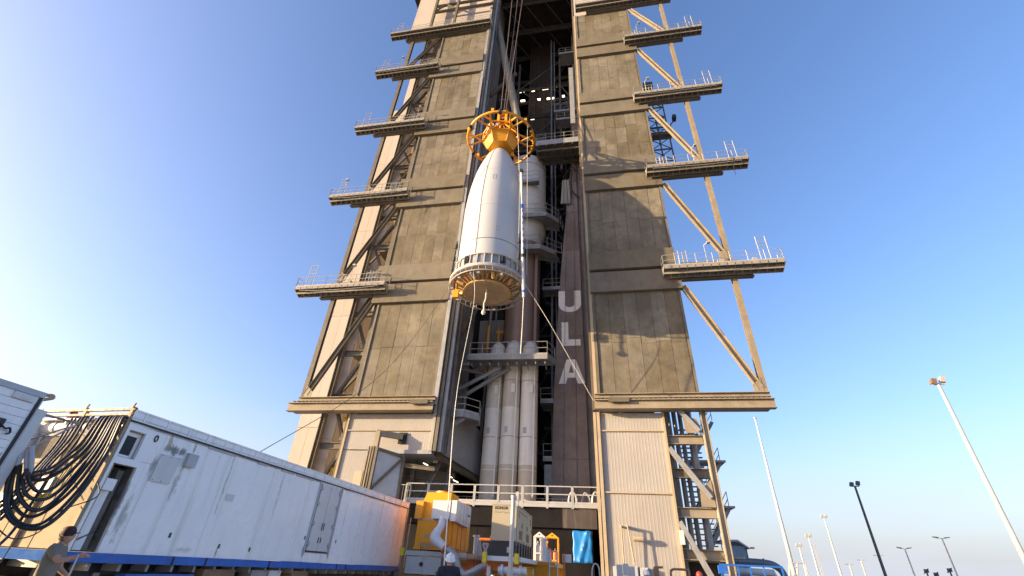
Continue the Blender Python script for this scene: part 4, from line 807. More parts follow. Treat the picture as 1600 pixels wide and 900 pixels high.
for z in (.55, .75, .95): MB().tube((-2.6, .1, z), (-.9, .1, z), .06, 8).obj('tow_pipe', 'trim', ch, True)

T2 = trailer_root('box_trailer', 'white plank-sided box trailer cut off by the left edge')
Y2 = -1.58
for i in range(19):
    z = 1.33+i*.118; MB().box(-.05, 0, -10, Y2-.06, z, z+.112).obj('side_plank', 'trailer', T2)
MB().box(-2.4, -.05, -10, Y2-.1, 1.3, 3.55).obj('body_shell', 'grey_paint', T2)
MB().box(-2.45, .02, -10, Y2, 3.57, 3.66).obj('roof_cap', 'grey_paint', T2)
MB().box(-.02, .02, Y2-.06, Y2-.02, 1.3, 3.57).obj('end_gasket', 'black', T2); MB().box(-.06, .03, Y2-.02, Y2+.0, 1.3, 3.57).obj('end_trim', 'rail', T2); MB().box(-.1, .012, Y2, Y2+.16, 1.3, 3.40).obj('end_post', 'white_paint', T2)
MB().box(-.02, .03, Y2-.42, Y2-.12, 3.46, 3.56).box(.03, .035, Y2-.3, Y2-.2, 3.48, 3.54).obj('top_plate', 'white_paint', T2)
lt = MB().box(0, .07, -3.4, -1.98, 3.01, 3.10).box(.0, .05, -3.4, -2.1, 2.98, 3.005).obj('latch_bar', 'trailer', T2)
MB().path(curve([(.05, -2.05, 3.14), (.07, -1.95, 3.05), (.07, -1.86, 3.0), (.06, -1.8, 3.02), (.05, -1.76, 2.96), (.05, -1.8, 2.93)], 6), .014, 6).box(.02, .06, -2.02, -1.9, 3.0, 3.13).obj('latch_hook', 'black', lt)
MB().tube((.05, -2.35, 3.06), (.09, -2.35, 3.06), .05, 12).obj('latch_wheel', 'black', lt)
MB().path(curve([(0, Y2, 3.55), (0, Y2+.12, 3.62), (-.05, Y2+.1, 3.66), (-.2, Y2+.02, 3.64)], 6), .03, 6).obj('corner_hook', 'trim', T2)
MB().tube((-.05, Y2+.05, 3.35), (-.35, Y2+.95, 3.42), .022, 6).tube((-.05, Y2+.05, 2.6), (-.35, Y2+.95, 3.42), .016, 6).tube((-.35, Y2+.95, 3.42), (-.4, Y2+.4, 3.0), .016, 6).obj('stay_rod', 'duct_grey', T2)
for i in range(2):
    for x in (-.35, -2.1):
        w = MB(); w.lathe((0,0,0), [(.28,-.12),(.44,-.12),(.5,-.07),(.5,.07),(.44,.12),(.28,.12)], 24); w.v = [Vector((x+p.z, -3.2-1.3*i+p.x, .5+p.y)) for p in w.v]; w.obj('tyre', 'tyre', T2)
MB().box(-2.2, -.2, -10, Y2-.1, 1.0, 1.3).obj('chassis', 'black', T2)

# ------------------------------------------------------------------ cables between the trailers
CG = 'cables slung between the two box trailers'
ML = Matrix.Translation((-9.02, 7.4, 0)) @ Matrix.Rotation(-AZ, 4, 'Z')
def cable(pts, r, m, label):
    P = [ML @ Vector(p) for p in curve(pts, 10)]; return solo(MB().path(P, r, 7), 'cable', m, label, 'cable', CG, P[-1])
CAB1 = [[(-0.1, -0.05, 3.71), (0.0, -0.18, 3.63), (0.3, -0.37, 2.98), (0.54, -0.63, 2.28), (0.58, -0.88, 1.79), (0.43, -1.06, 1.7), (0.16, -1.21, 1.85), (-0.02, -1.32, 2.2), (-0.05, -1.4, 2.59)], [(-0.16, -0.06, 3.71), (-0.06, -0.18, 3.63), (0.23, -0.37, 2.98), (0.45, -0.63, 2.3), (0.48, -0.88, 1.82), (0.34, -1.07, 1.75), (0.11, -1.22, 1.94), (0.01, -1.32, 2.29), (0.0, -1.4, 2.59)], [(-0.22, -0.06, 3.71), (-0.12, -0.18, 3.63), (0.14, -0.37, 3.0), (0.35, -0.64, 2.34), (0.36, -0.89, 1.94), (0.27, -1.07, 1.87), (0.04, -1.22, 2.08), (-0.04, -1.32, 2.39), (0.03, -1.4, 2.59)], [(-0.28, -0.06, 3.71), (-0.17, -0.19, 3.63), (0.07, -0.38, 3.02), (0.25, -0.64, 2.4), (0.37, -0.89, 2.03), (0.32, -1.07, 1.96), (0.13, -1.22, 2.15), (0.08, -1.32, 2.39), (0.08, -1.4, 2.56)], [(-0.34, -0.06, 3.71), (-0.23, -0.19, 3.63), (0.0, -0.38, 3.04), (0.18, -0.64, 2.46), (0.32, -0.89, 2.16), (0.29, -1.07, 2.1), (0.2, -1.21, 2.19), (0.16, -1.31, 2.39), (0.27, -1.39, 2.44)], [(-0.42, -0.07, 3.71), (-0.31, -0.19, 3.63), (-0.08, -0.38, 3.04), (0.07, -0.65, 2.54), (0.28, -0.89, 2.3), (0.3, -1.07, 2.21), (0.29, -1.21, 2.27), (0.28, -1.31, 2.36), (0.3, -1.39, 2.44)], [(-0.49, -0.07, 3.71), (-0.39, -0.2, 3.63), (-0.18, -0.39, 3.07), (-0.03, -0.65, 2.68), (0.1, -0.9, 2.46), (0.17, -1.07, 2.38), (0.2, -1.21, 2.38), (0.23, -1.31, 2.42), (0.3, -1.39, 2.44)], [(-0.58, -0.07, 3.71), (-0.48, -0.2, 3.63), (-0.29, -0.39, 3.09), (-0.12, -0.66, 2.76), (0.06, -0.9, 2.55), (0.11, -1.08, 2.46), (0.2, -1.21, 2.42), (0.26, -1.31, 2.42), (0.34, -1.39, 2.43)], [(-0.68, -0.08, 3.71), (-0.57, -0.2, 3.63), (-0.39, -0.4, 3.11), (-0.22, -0.66, 2.78), (-0.02, -0.9, 2.59), (0.04, -1.08, 2.51), (0.13, -1.22, 2.47), (0.19, -1.31, 2.48), (0.24, -1.39, 2.48)]]
CAB2 = [[(-1.09, -0.04, 3.73), (-0.92, -0.19, 3.63), (-0.6, -0.42, 3.15), (-0.34, -0.71, 2.7), (-0.06, -1.0, 2.25), (0.09, -1.3, 1.89)], [(-1.19, -0.05, 3.73), (-1.01, -0.19, 3.63), (-0.68, -0.43, 3.15), (-0.42, -0.72, 2.66), (-0.08, -1.0, 2.2), (0.18, -1.29, 1.79)], [(-1.25, -0.05, 3.73), (-1.08, -0.19, 3.63), (-0.77, -0.43, 3.15), (-0.49, -0.72, 2.64), (-0.17, -1.01, 2.15), (0.08, -1.3, 1.76)], [(-1.34, -0.05, 3.73), (-1.17, -0.2, 3.63), (-0.85, -0.43, 3.1), (-0.55, -0.72, 2.62), (-0.26, -1.01, 2.18), (-0.03, -1.3, 1.89)], [(-0.96, -0.04, 3.73), (-0.8, -0.18, 3.63), (-0.49, -0.42, 3.13), (-0.2, -0.71, 2.59), (0.15, -0.99, 2.06), (0.53, -1.28, 1.65), (0.61, -1.43, 1.4)], [(-1.44, -0.06, 3.73), (-1.26, -0.2, 3.63), (-0.92, -0.44, 3.08), (-0.64, -0.73, 2.59), (-0.34, -1.01, 2.19), (-0.13, -1.31, 1.93)]]
CABY = [[(-0.63, -0.13, 3.49), (-0.31, -0.41, 2.87), (-0.03, -0.7, 2.29), (0.13, -1.0, 2.02), (0.09, -1.3, 1.89)], [(-0.56, -0.22, 3.02), (-0.19, -0.51, 2.53), (-0.05, -0.8, 2.18), (0.01, -1.2, 2.03), (0.07, -1.4, 1.97)], [(-0.46, -0.22, 3.08), (-0.08, -0.5, 2.53), (0.11, -0.8, 2.18), (-0.04, -1.2, 2.17), (-0.07, -1.4, 2.33)]]
CABG = [[(-0.04, -1.35, 2.82), (0.05, -1.35, 2.67), (0.16, -1.32, 2.48), (0.21, -1.29, 2.37)], [(0.02, -1.35, 2.84), (0.14, -1.35, 2.7), (0.22, -1.32, 2.53), (0.21, -1.29, 2.39)], [(-0.04, -1.42, 2.75), (0.02, -1.42, 2.66), (0.05, -1.4, 2.54)]]
CABT = [[(-0.13, -0.03, 2.61), (0.21, -0.09, 2.28), (-0.01, -0.4, 2.0), (0.05, -0.6, 1.67), (0.04, -0.9, 1.56), (-0.04, -1.2, 1.72)], [(-1.04, -0.04, 3.25), (-0.79, -0.33, 2.6), (-0.17, -0.81, 1.8), (0.26, -1.19, 1.38)], [(-0.96, -0.04, 2.71), (-0.61, -0.32, 2.18), (-0.17, -0.71, 1.62), (0.35, -1.09, 1.24)]]

ORD = ['first', 'second', 'third', 'fourth', 'fifth', 'sixth', 'seventh', 'eighth', 'ninth']
for i, c in enumerate(CAB1): cable(c, .026 if i % 3 else .031, 'rubber', '%s thick dark looping cable counted from the trailer corner post' % ORD[i])
for i, c in enumerate(CAB2): cable(c, .021, 'rubber', '%s dark cable from the right in the straight rear bundle' % ORD[i])
for c, lb in zip(CABY, ('yellow cable running highest among the dark ones', 'yellow cable starting lowest on the trailer front', 'yellow cable curling up at the left trailer corner')): cable(c, .008, 'hose_yellow', lb)
for c, lb in zip(CABG, ('grey sleeved cable end in the middle at the left trailer corner', 'grey sleeved cable end furthest right at the left trailer corner', 'grey sleeved cable end closest to the left trailer')): cable(c, .032, 'hose_grey', lb)
for c, lb in zip(CABT, ('thin black cable sagging low behind the person in a cap', 'upper straight thin cable crossing the trailer front', 'lower straight thin cable crossing the trailer front')): cable(c, .010, 'rubber', lb)

# ------------------------------------------------------------------ yellow air unit on its flatbed
FB = thing('flatbed_trailer', 'grey flatbed trailer with locker under the yellow air unit', 'trailer', (-6.5, 21.5, 0))
MB().box(-7.75, -5.2, 19.75, 23.3, 1.84, 2.0).obj('bed', 'grey_paint', FB)
lk = MB().box(-7.65, -6.2, 19.72, 20.4, 1.22, 1.80).obj('locker', 'grey_paint', FB); MB().tube((-7.0, 19.72, 1.55), (-7.0, 19.69, 1.55), .08, 14).obj('lock_boss', 'black', lk); MB().box(-6.94, -6.935, 19.715, 19.72, 1.22, 1.8).box(-6.4, -6.25, 19.71, 19.72, 1.28, 1.31).obj('locker_seam', 'print_black', lk)
MB().ib((-7.6, 20.6, 1.5), (-4.9, 20.6, 1.5), .2, .4, .03).ib((-7.6, 22.6, 1.5), (-4.9, 22.6, 1.5), .2, .4, .03).obj('chassis', 'orange', FB)
for x in (-7.2, -5.7):
    for y in (20.6, 22.6): MB().beam((x, y, 0), (x, y, 1.4), .16, .16).obj('leg', 'orange', FB)
for x in (-7.95, -6.05): MB().box(x, x+.16, 19.65, 19.8, 1.82, 2.08).obj('corner_marker', 'hose_yellow', FB)
YU = thing('air_unit', 'big yellow air conditioning unit with white cabinets on its flank', 'air unit', (-6.5, 21.5, 2.0))
MB().box(-7.5, -6.05, 20.0, 23.0, 2.06, 3.15).obj('lower_housing', 'yellow_unit', YU)
MB().box(-7.55, -6.0, 20.0, 23.0, 3.17, 3.80).obj('upper_housing', 'yellow_unit', YU)
MB().box(-7.62, -7.3, 19.85, 20.6, 3.17, 3.84).obj('side_duct', 'yellow_unit', YU)
MB().poly([(-7.42, 20.1, 3.8), (-6.2, 20.1, 3.8), (-6.25, 20.3, 4.24), (-7.35, 20.3, 4.24)], (0, 1.2, 0)).obj('hood', 'yellow_unit', YU)
MB().tube((-6.75, 20.9, 4.24), (-6.75, 20.9, 4.34), .38, 20).obj('fan_ring', 'yellow_unit', YU, True); MB().box(-6.5, -6.0, 21.6, 22.8, 3.8, 4.0).obj('hood', 'yellow_unit', YU)
MB().tube((-6.2, 22.7, 3.8), (-6.2, 22.7, 4.1), .16, 14).obj('vent_stub', 'yellow_unit', YU, True)
MB().box(-7.52, -6.03, 19.985, 20.0, 3.13, 3.17).obj('joint_strip', 'rail', YU)
MB().box(-6.55, -5.98, 19.9, 20.0, 2.06, 2.22).box(-7.5, -7.2, 19.9, 20, 2.06, 2.16).obj('foot_rail', 'yellow', YU)
for i in range(4): MB().box(-6.05, -6.0, 20.3+i*.7, 20.9+i*.7, 2.15, 3.08).obj('side_panel', 'yellow_unit', YU)
cb = MB().box(-6.82, -6.05, 19.7, 20.4, 3.17, 3.86).obj('white_cabinet', 'white_paint', YU)
for i, (a, b) in enumerate(((19.72, 20.3), (20.34, 20.8), (20.84, 21.3), (21.34, 22.1))):
    c = MB().box(-6.02, -5.78, a, b, 3.10-.02*i, 3.88).obj('white_cabinet', 'white_paint', YU); MB().box(-5.78, -5.76, a+.04, b-.04, 3.16, 3.82).obj('cabinet_door', 'white_paint', c)
MB().box(-5.76, -5.755, 21.5, 21.95, 3.45, 3.52).obj('label_plate', 'print_black', YU)
for i in range(6): MB().tube((-7.25+i*.1, 19.97, 2.12), (-7.25+i*.1, 19.97, 2.3), .022, 6).obj('gauge', 'rail', YU)
MB().tube((-7.45, 19.95, 3.25), (-7.45, 19.95, 3.62), .03, 6).obj('handle', 'rail', YU); MB().box(-7.1, -6.95, 19.99, 20, 2.5, 2.62).box(-6.7, -6.5, 19.99, 20, 2.48, 2.58).obj('label_plate', 'print_grey', YU)
DU = thing('flexible_duct', 'white flexible duct curling down from the yellow air unit', 'duct', (-5.5, 19.3, 1.2))
MB().path(curve([(-6.35, 19.85, 3.25), (-6.36, 19.7, 2.9), (-6.45, 19.5, 2.62), (-6.42, 19.4, 2.42), (-6.15, 19.3, 2.24), (-5.92, 19.25, 2.1)], 8), .18, 14, rf=lambda i: .155+.065*math.exp(-((i-22)/7.0)**2)).obj('elbow', 'duct', DU)
MB().path(curve([(-5.92, 19.25, 2.1), (-5.6, 19.2, 1.95), (-5.4, 19.2, 1.65), (-5.25, 19.2, 1.4), (-5.0, 19.2, 1.3), (-4.7, 19.2, 1.42), (-4.3, 19.3, 1.6), (-3.9, 19.4, 1.62)], 8), .135, 14).obj('hose', 'duct_grey', DU)
for q, d in (((-5.98, 19.25, 2.13), (.06, 0, -.04)),): MB().tube(q, Vector(q)+Vector(d), .2, 14).obj('clamp', 'orange', DU, True)

# ------------------------------------------------------------------ generator on its skid
SK = thing('equipment_skid', 'low yellow equipment skid behind the tan generator', 'skid', (-4.0, 25, 0))
MB().ib((-6.0, 23.0, 1.55), (-1.9, 23.0, 1.55), .24, .5, .04).obj('beam', 'yellow', SK); MB().ib((-6.0, 28.0, 1.5), (-1.9, 28.0, 1.5), .24, .4, .04).obj('beam', 'yellow', SK)
for x in (-5.8, -4.0, -2.2):
    for y in (23.0, 28.0): MB().tube((x, y, .2), (x, y, 1.3), .09, 10).tube((x, y, 0), (x, y, .2), .16, 10).obj('jack', 'white_paint', SK, True)
MB().box(-6.05, -4.6, 22.9, 25, 1.90, 2.05).obj('bed', 'white_paint', SK); MB().box(-4.55, -2.0, 23.2, 28.4, 1.72, 1.9).obj('bed', 'yellow', SK)
GS = thing('generator_skid', 'white generator skid with yellow corner markers and jacks', 'skid', (-3.5, 20.5, 0))
MB().box(-4.16, -2.78, 18.15, 23.0, 1.77, 1.92).obj('bed', 'white_paint', GS); MB().ib((-4.1, 18.5, 1.62), (-2.8, 18.5, 1.62), .2, .26, .03).obj('beam', 'orange', GS); MB().ib((-4.0, 18.4, 1.5), (-4.0, 22.8, 1.5), .2, .3, .03).obj('beam', 'yellow', GS); MB().ib((-2.95, 18.4, 1.5), (-2.95, 22.8, 1.5), .2, .3, .03).obj('beam', 'yellow', GS)
for x in (-3.95, -2.95):
    for y in (18.35, 22.6): MB().tube((x, y, .3), (x, y, 1.6), .08, 10).tube((x, y, .0), (x, y, .3), .13, 10).obj('jack', 'white_paint', GS, True)
for x in (-4.16, -3.0): MB().box(x, x+.15, 18.02, 18.15, 1.70, 2.02).obj('corner_marker', 'hose_yellow', GS)
m = MB()
for i in range(9): m.path(curve([(-4.9+i*.11, 19.9, 1.9), (-4.88+i*.11, 19.8, 1.6+.06*(i % 3)), (-4.8+i*.11, 19.75, 1.5), (-4.72+i*.11, 19.8, 1.75), (-4.74+i*.11, 19.9, 1.9)], 4), .011, 5)
m.obj('wire_loop', 'rubber', GS)
MB().tube((-3.6, 18.3, 1.5), (-2.6, 18.3, 1.5), .12, 12).tube((-3.5, 18.3, 1.5), (-3.42, 18.3, 1.5), .19, 14).tube((-2.85, 18.3, 1.5), (-2.78, 18.3, 1.5), .17, 14).obj('valve_pipe', 'white_paint', GS, True)
for x, h in ((-5.77, .78), (-5.30, .46)):
    pd = thing('pipe_stand', 'tall white pipe stand left of the tan generator' if h > .6 else 'short white forked stand left of the tan generator', 'stand', (x, 23.5, 2.05))
    if h > .6: MB().tube((x, 23.5, 2.05), (x, 23.5, 2.83), .11, 14).tube((x, 23.5, 2.78), (x, 23.5, 2.86), .17, 14).obj('barrel', 'white_paint', pd, True); MB().poly([(x+.1, 23.5, 2.05), (x+.34, 23.5, 2.05), (x+.2, 23.5, 2.6), (x+.1, 23.5, 2.7)], (0, .08, 0)).obj('web', 'white_paint', pd)
    else: MB().tube((x, 23.5, 2.05), (x, 23.5, 2.25), .08, 10).tube((x, 23.5, 2.22), (x-.12, 23.5, 2.5), .05, 8).tube((x, 23.5, 2.22), (x+.12, 23.5, 2.5), .05, 8).tube((x-.13, 23.5, 2.5), (x+.13, 23.5, 2.5), .05, 8).obj('fork', 'white_paint', pd)
op = thing('orange_pipe', 'orange angled pipe and valve left of the generator', 'pipe', (-5.2, 24, 2.05))
MB().tube((-5.75, 24, 2.72), (-4.9, 24, 2.72), .06, 8).tube((-4.95, 24, 2.05), (-4.95, 24, 2.75), .06, 8).tube((-5.15, 24, 2.72), (-5.15, 24, 2.88), .05, 8).obj('run', 'orange', op, True); MB().lathe((-4.85, 23.9, 2.75), [(0,0),(.1,.02),(.1,.14),(0,.18)], 10).obj('gauge', 'rail', op)
GN = thing('generator', 'tan boxed generator with black base tank on the white skid', 'generator', (-3.5, 20.5, 1.92))
gx0, gx1, gy0, gy1 = -3.99, -3.05, 18.5, 22.9
MB().box(gx0, gx1, gy0, gy1, 2.42, 3.61).obj('enclosure', 'tan', GN); MB().box(gx0-.02, gx1+.02, gy0-.02, gy1+.02, 3.612, 3.66).obj('lid', 'tan', GN)
MB().box(gx0-.04, gx1+.03, gy0-.06, gy1+.06, 1.93, 2.26).obj('base_tank', 'black', GN); MB().box(gx0+.02, gx1-.02, gy0+.02, gy1-.02, 2.261, 2.418).obj('plinth', 'black', GN)
for i in range(6): MB().box(gx1+.03, gx1+.07, 18.8+i*.7, 19.1+i*.7, 1.94, 2.4).obj('tank_rib', 'black', GN)
for i in range(3): MB().box(gx1-.02, gx1+.02, 18.7+i*1.35, 19.5+i*1.35, 2.30, 2.40).obj('vent_slot', 'rail', GN)
for y0, y1 in ((18.56, 19.98), (20.02, 21.4), (21.44, 22.84)):
    d = MB().box(gx1, gx1+.018, y0, y1, 2.46, 3.56).obj('door', 'tan', GN); MB().box(gx1+.018, gx1+.035, y1-.2, y1-.1, 2.95, 3.1).obj('handle', 'black', d)
for y in (19.15, 21.1):
    m = MB()
    for i in range(7): m.box(gx1+.018, gx1+.035, y, y+.75, 2.54+i*.042, 2.562+i*.042)
    m.obj('louvre_slat', 'mesh_dark', GN)
MB().box(gx1+.018, gx1+.022, 18.9, 21.3, 3.45, 3.48).box(gx1+.018, gx1+.022, 18.9, 19.05, 3.32, 3.449).box(gx1+.018, gx1+.022, 22.2, 22.45, 3.22, 3.48).obj('side_stripe', 'print_black', GN)
MB().box(gx1-.3, gx1-.14, gy0-.07, gy0-.06, 2.05, 2.22).obj('label_plate', 'rail', GN)
def text(body, size, loc, rot, m, parent, name, bold=0.0):
    cu = bpy.data.curves.new(name, 'FONT'); cu.body = body; cu.size = size; cu.extrude = .001; cu.offset = bold
    t = bpy.data.objects.new(name, cu); COL.objects.link(t); bpy.context.view_layer.update()
    me = bpy.data.meshes.new_from_object(t.evaluated_get(bpy.context.evaluated_depsgraph_get())); bpy.data.objects.remove(t)
    me.materials.clear(); me.materials.append(MATS[m]); o = bpy.data.objects.new(name, me); COL.objects.link(o)
    o.parent = parent; o.location = Vector(loc)-ORG[parent]; o.rotation_euler = rot; return o
text('KOHLER', .135, (-3.90, 18.492, 3.47), (R_(90), 0, 0), 'print_black', GN, 'maker_lettering', .004)
text('Power Systems', .115, (-3.91, 18.492, 3.34), (R_(90), 0, 0), 'print_grey', GN, 'maker_lettering')
text('80', .17, (gx1+.02, 19.0, 3.24), (R_(90), 0, R_(90)), 'print_black', GN, 'side_lettering')
solo(MB().tube((-2.77, 16, 0), (-2.77, 16, 1.6), .10, 12).tube((-2.77, 16, 1.6), (-2.76, 16, 3.55), .07, 12).tube((-2.76, 16, 3.53), (-2.76, 16, 3.62), .095, 12).box(-2.68, -2.58, 15.95, 16.05, 3.3, 3.74), 'mast_post', 'pole_white', 'pale upright post standing in front of the generator', 'post', smooth=True)
def gas_rack(x0, x1, y, z0, z1, m, label, bottle):
    r = thing('bottle_rack', label, 'rack', ((x0+x1)/2, y+.3, z0))
    f = MB()
    for x in (x0, x1):
        for yy in (y, y+.6): f.beam((x, yy, z0), (x, yy, z1), .07, .07)
    for z in (z0, z0+.45, z1):
        for yy in (y, y+.6): f.beam((x0, yy, z), (x1, yy, z), .06, .06)
        for x in (x0, x1): f.beam((x, y, z), (x, y+.6, z), .06, .06)
    f.obj('frame', m, r)
    MB().poly([(x0-.05, y-.05, z1), (x1+.05, y-.05, z1), ((x0+x1)/2, y-.05, z1+.24)], (0, .7, 0)).obj('roof', m, r)
    MB().tube(((x0+x1)/2, y-.06, z1+.1), ((x0+x1)/2, y-.05, z1+.1), .04, 8).obj('lifting_eye', 'black', r)
    for i in range(2):
        for j in range(2):
            x = x0+.17+i*(x1-x0-.34); MB().lathe((x, y+.16+.28*j, z0), [(.11, .04), (.12, .06), (.12, .78), (.06, .92), (.03, .95), (.03, 1.02), (0, 1.03)], 14).obj('gas_bottle', bottle, r)
gas_rack(-3.48, -2.93, 27.3, 1.9, 3.12, 'white_paint', 'white gas bottle rack with gabled roof beside the generator', 'grey_paint')
gas_rack(-2.82, -2.2, 27.3, 1.6, 3.10, 'yellow', 'yellow gas bottle rack with gabled roof and orange bottles', 'orange')
ps = thing('pipe_stand', 'white pipe stand in front of the white bottle rack', 'stand', (-2.73, 25, 1.9))
MB().tube((-2.73, 25, 1.95), (-2.73, 25, 2.9), .16, 16).tube((-2.73, 25, 2.82), (-2.73, 25, 2.92), .19, 16).obj('barrel', 'white_paint', ps, True); MB().poly([(-2.6, 25, 1.98), (-2.3, 25, 1.98), (-2.5, 25, 2.5), (-2.6, 25, 2.6)], (0, .08, 0)).box(-3.15, -2.2, 24.7, 25.3, 1.82, 1.97).obj('foot', 'white_paint', ps)
# front bottom odds and ends
tp = MB(); W_, H_ = 12, 14
P = [[Vector((-1.78+1.27*i/W_+.02*math.sin(j*.9), 34.62+.010*math.sin(i*1.3+j*.35)-.10*math.exp(-((i-W_*.3-j*.42)/1.3)**2)-.05*math.exp(-((i-W_*.75-j*.2)/.8)**2), 2.14+1.86*j/H_+.02*math.sin(i*.8))) for i in range(W_+1)] for j in range(H_+1)]
tp.add([p for r in P for p in r], [(j*(W_+1)+i, j*(W_+1)+i+1, (j+1)*(W_+1)+i+1, (j+1)*(W_+1)+i) for j in range(H_) for i in range(W_)])
tp.sm = True; tpo = solo(tp, 'tarpaulin', 'tarp', 'bright blue tarpaulin hung on the dark launch platform side', 'tarpaulin'); md = tpo.modifiers.new('thick', 'SOLIDIFY'); md.thickness = .01
os_ = thing('sign_post', 'thin orange post with small white board', 'sign', (-1.5, 23, 0)); MB().tube((-1.52, 22, 0), (-1.52, 22, 2.22), .04, 8).obj('post', 'orange', os_, True); MB().box(-1.6, -1.22, 22.1, 22.13, 1.9, 2.2).obj('board', 'white_paint', os_)
solo(MB().rail([(-2.2, 22.6, .6), (-1.85, 22.6, .6)], 1.7, .35, .03, 3), 'pipe_rail', 'white_paint', 'short white pipe rail before the yellow bottle rack', 'railing')
solo(MB().path(curve([(-.38, 22, 0), (-.38, 22, 1.5), (-.3, 22, 1.85), (-.2, 22, 1.9), (-.1, 22, 1.8), (-.06, 22, 1.4), (-.06, 22, 0)], 6), .03, 8), 'pipe_hoop', 'pole_white', 'pale bent pipe hoop at the foot of the right wall', 'pipe')
vp_ = thing('valve_post', 'rusty brown valve post in front of the right wall', 'valve', (2.25, 22, 0)); MB().beam((2.25, 22, 0), (2.2, 22, 1.85), .2, .2).obj('post', 'brown', vp_); MB().beam((2.12, 22, 1.88), (2.48, 22, 1.9), .1, .08).obj('cap', 'brown', vp_)
solo(MB().path(curve([(2.76, 22, 0), (2.76, 22, 1.6), (2.82, 22, 1.82), (3.0, 22, 1.86), (3.42, 22, 1.84), (3.48, 22, 1.7), (3.5, 22, 0)], 6), .045, 8), 'bent_pipe', 'brown', 'rusty brown bent pipe near the right wall', 'pipe')
bx = thing('meter_stand', 'stand of grey meter boxes under the right wall lamp', 'meter', (.9, 26, 0))
for i, (x, z, w) in enumerate(((.75, 2.0, .3), (1.05, 2.05, .3), (1.35, 1.95, .28))): MB().box(x, x+w-.02, 26, 26.2, z-.5, z).obj('meter_box', 'grey_paint', bx)
MB().beam((.9, 26.1, 0), (.9, 26.1, 1.5), .08, .08).beam((1.5, 26.1, 0), (1.5, 26.1, 1.5), .08, .08).obj('leg', 'steel_grey', bx)
for i, x in enumerate((-12.2, -11.2, -1.0)):
    pass

# ------------------------------------------------------------------ right side: small shed, pipes, blue rail, poles
SH = thing('small_shed', 'small pale blue corrugated shed beyond the tower foot', 'shed', (11.2, 46, 0))
sdm = siding(10.2, 11.95, 0, 4.1, 45, .16, .04); sdm.obj('wall', 'blue_siding', SH, False); MB().poly([(11.95, 45, 0), (11.95, 45, 4.1), (11.95, 49, 4.4), (11.95, 49, 0)], (-.1, 0, 0)).obj('wall', 'blue_siding', SH); MB().poly([(10.0, 44.7, 4.5), (11.3, 44.7, 4.55), (12.1, 44.7, 4.0), (12.1, 44.7, 3.9), (11.3, 44.7, 4.4), (10.0, 44.7, 4.38)], (0, 4, 0)).obj('roof', 'white_paint', SH)
MB().tube((11.9, 44.9, 3.9), (12.3, 44.7, 4.0), .04, 6).box(12.2, 12.45, 44.6, 44.8, 3.92, 4.05).obj('lamp', 'grey_paint', SH)
PI = thing('pipeline', 'big blue grey insulated pipe bending down right of the tower', 'pipe', (12, 43, 0))
MB().path(curve([(9.6, 43, 2.95), (11, 43, 2.95), (12.6, 43, 2.9), (13.3, 43, 2.7), (13.7, 43, 2.2), (13.75, 43, 1.0), (13.75, 43, 0)], 6), .25, 16).obj('pipe_run', 'pipe_blue', PI); 
for x in (10.6, 12.4): MB().tube((x, 43, 2.94), (x+.06, 43, 2.93), .29, 16).obj('pipe_collar', 'steel_grey', PI, True)
MB().path([(9.6, 42.4, 2.3), (12.8, 42.4, 2.25), (13.0, 42.4, 1.5), (13.0, 42.4, 0)], .25, 14).obj('pipe_run', 'duct', PI)
BR = thing('blue_railing', 'bright blue pipe railing at the tower foot', 'railing', (8.2, 31, 0))
for x in (6.65, 7.55, 8.2, 8.9, 9.85): MB().beam((x, 31, 0), (x, 31, 2.35), .07, .07).obj('post', 'blue', BR)
MB().beam((6.6, 31, 2.34), (9.9, 31, 2.36), .09, .09).beam((6.6, 31, 1.8), (9.9, 31, 1.8), .06, .06).obj('rail', 'blue', BR); MB().box(6.5, 7.0, 30.9, 31.1, 1.9, 2.3).obj('plate', 'blue', BR)
LD = thing('rolling_ladder', 'white rolling ladder beside the blue railing', 'ladder', (10.4, 31, 0))
MB().tube((9.9, 31, 1.0), (10.3, 31, 2.6), .04).tube((10.3, 31, 1.0), (10.7, 31, 2.6), .04).tube((10.3, 31, 2.6), (11.1, 31, 2.6), .03).tube((11.1, 31, 0), (11.1, 31, 2.6), .03).tube((9.9, 31, 1.0), (9.7, 31, 0), .04).tube((10.3, 31, 1.0), (10.2, 31, 0), .04).obj('frame', 'pole_white', LD)
for i in range(6): MB().beam((9.75+.1*i, 31, .5+.38*i), (10.2+.1*i, 31, .5+.38*i), .12, .03).obj('rung', 'pole_white', LD)
def flood(loc, z, r0, r1, mt, label, head, group, heads=((-.25, 0), (.3, .1)), hs=.35):
    p = thing('light_pole', label, 'light pole', (loc[0], loc[1], 0), group)
    MB().tube((loc[0], loc[1], 0), (loc[0], loc[1], z), r0, 12, r1).obj('pole', mt, p, True)
    MB().beam((loc[0]-.35*hs/.35, loc[1], z), (loc[0]+.35*hs/.35, loc[1], z), .07, .07).obj('bracket', mt, p)
    for i, (dx, dz) in enumerate(heads):
        x = loc[0]+dx*hs/.35; m = MB().poly([(x-hs*.5, loc[1]-.12, z+dz), (x+hs*.35, loc[1]-.12, z+dz-.04), (x+hs*.55, loc[1]-.12, z+dz+hs*.9), (x-hs*.2, loc[1]-.12, z+dz+hs)], (0, hs*.7, 0)); m.obj('flood_head', head[i % len(head)], p)
PG = 'light poles right of the tower'
flood((16.8, 24), 10.2, .11, .07, 'pole_white', 'tall pale light pole leaning at the far right, nearest one', ['brown', 'pole_white'], PG, hs=.27)
flood((21.63, 45), 8.9, .12, .08, 'pole_dark', 'dark grey light pole with small dark head', ['pole_dark'], PG, hs=.32)
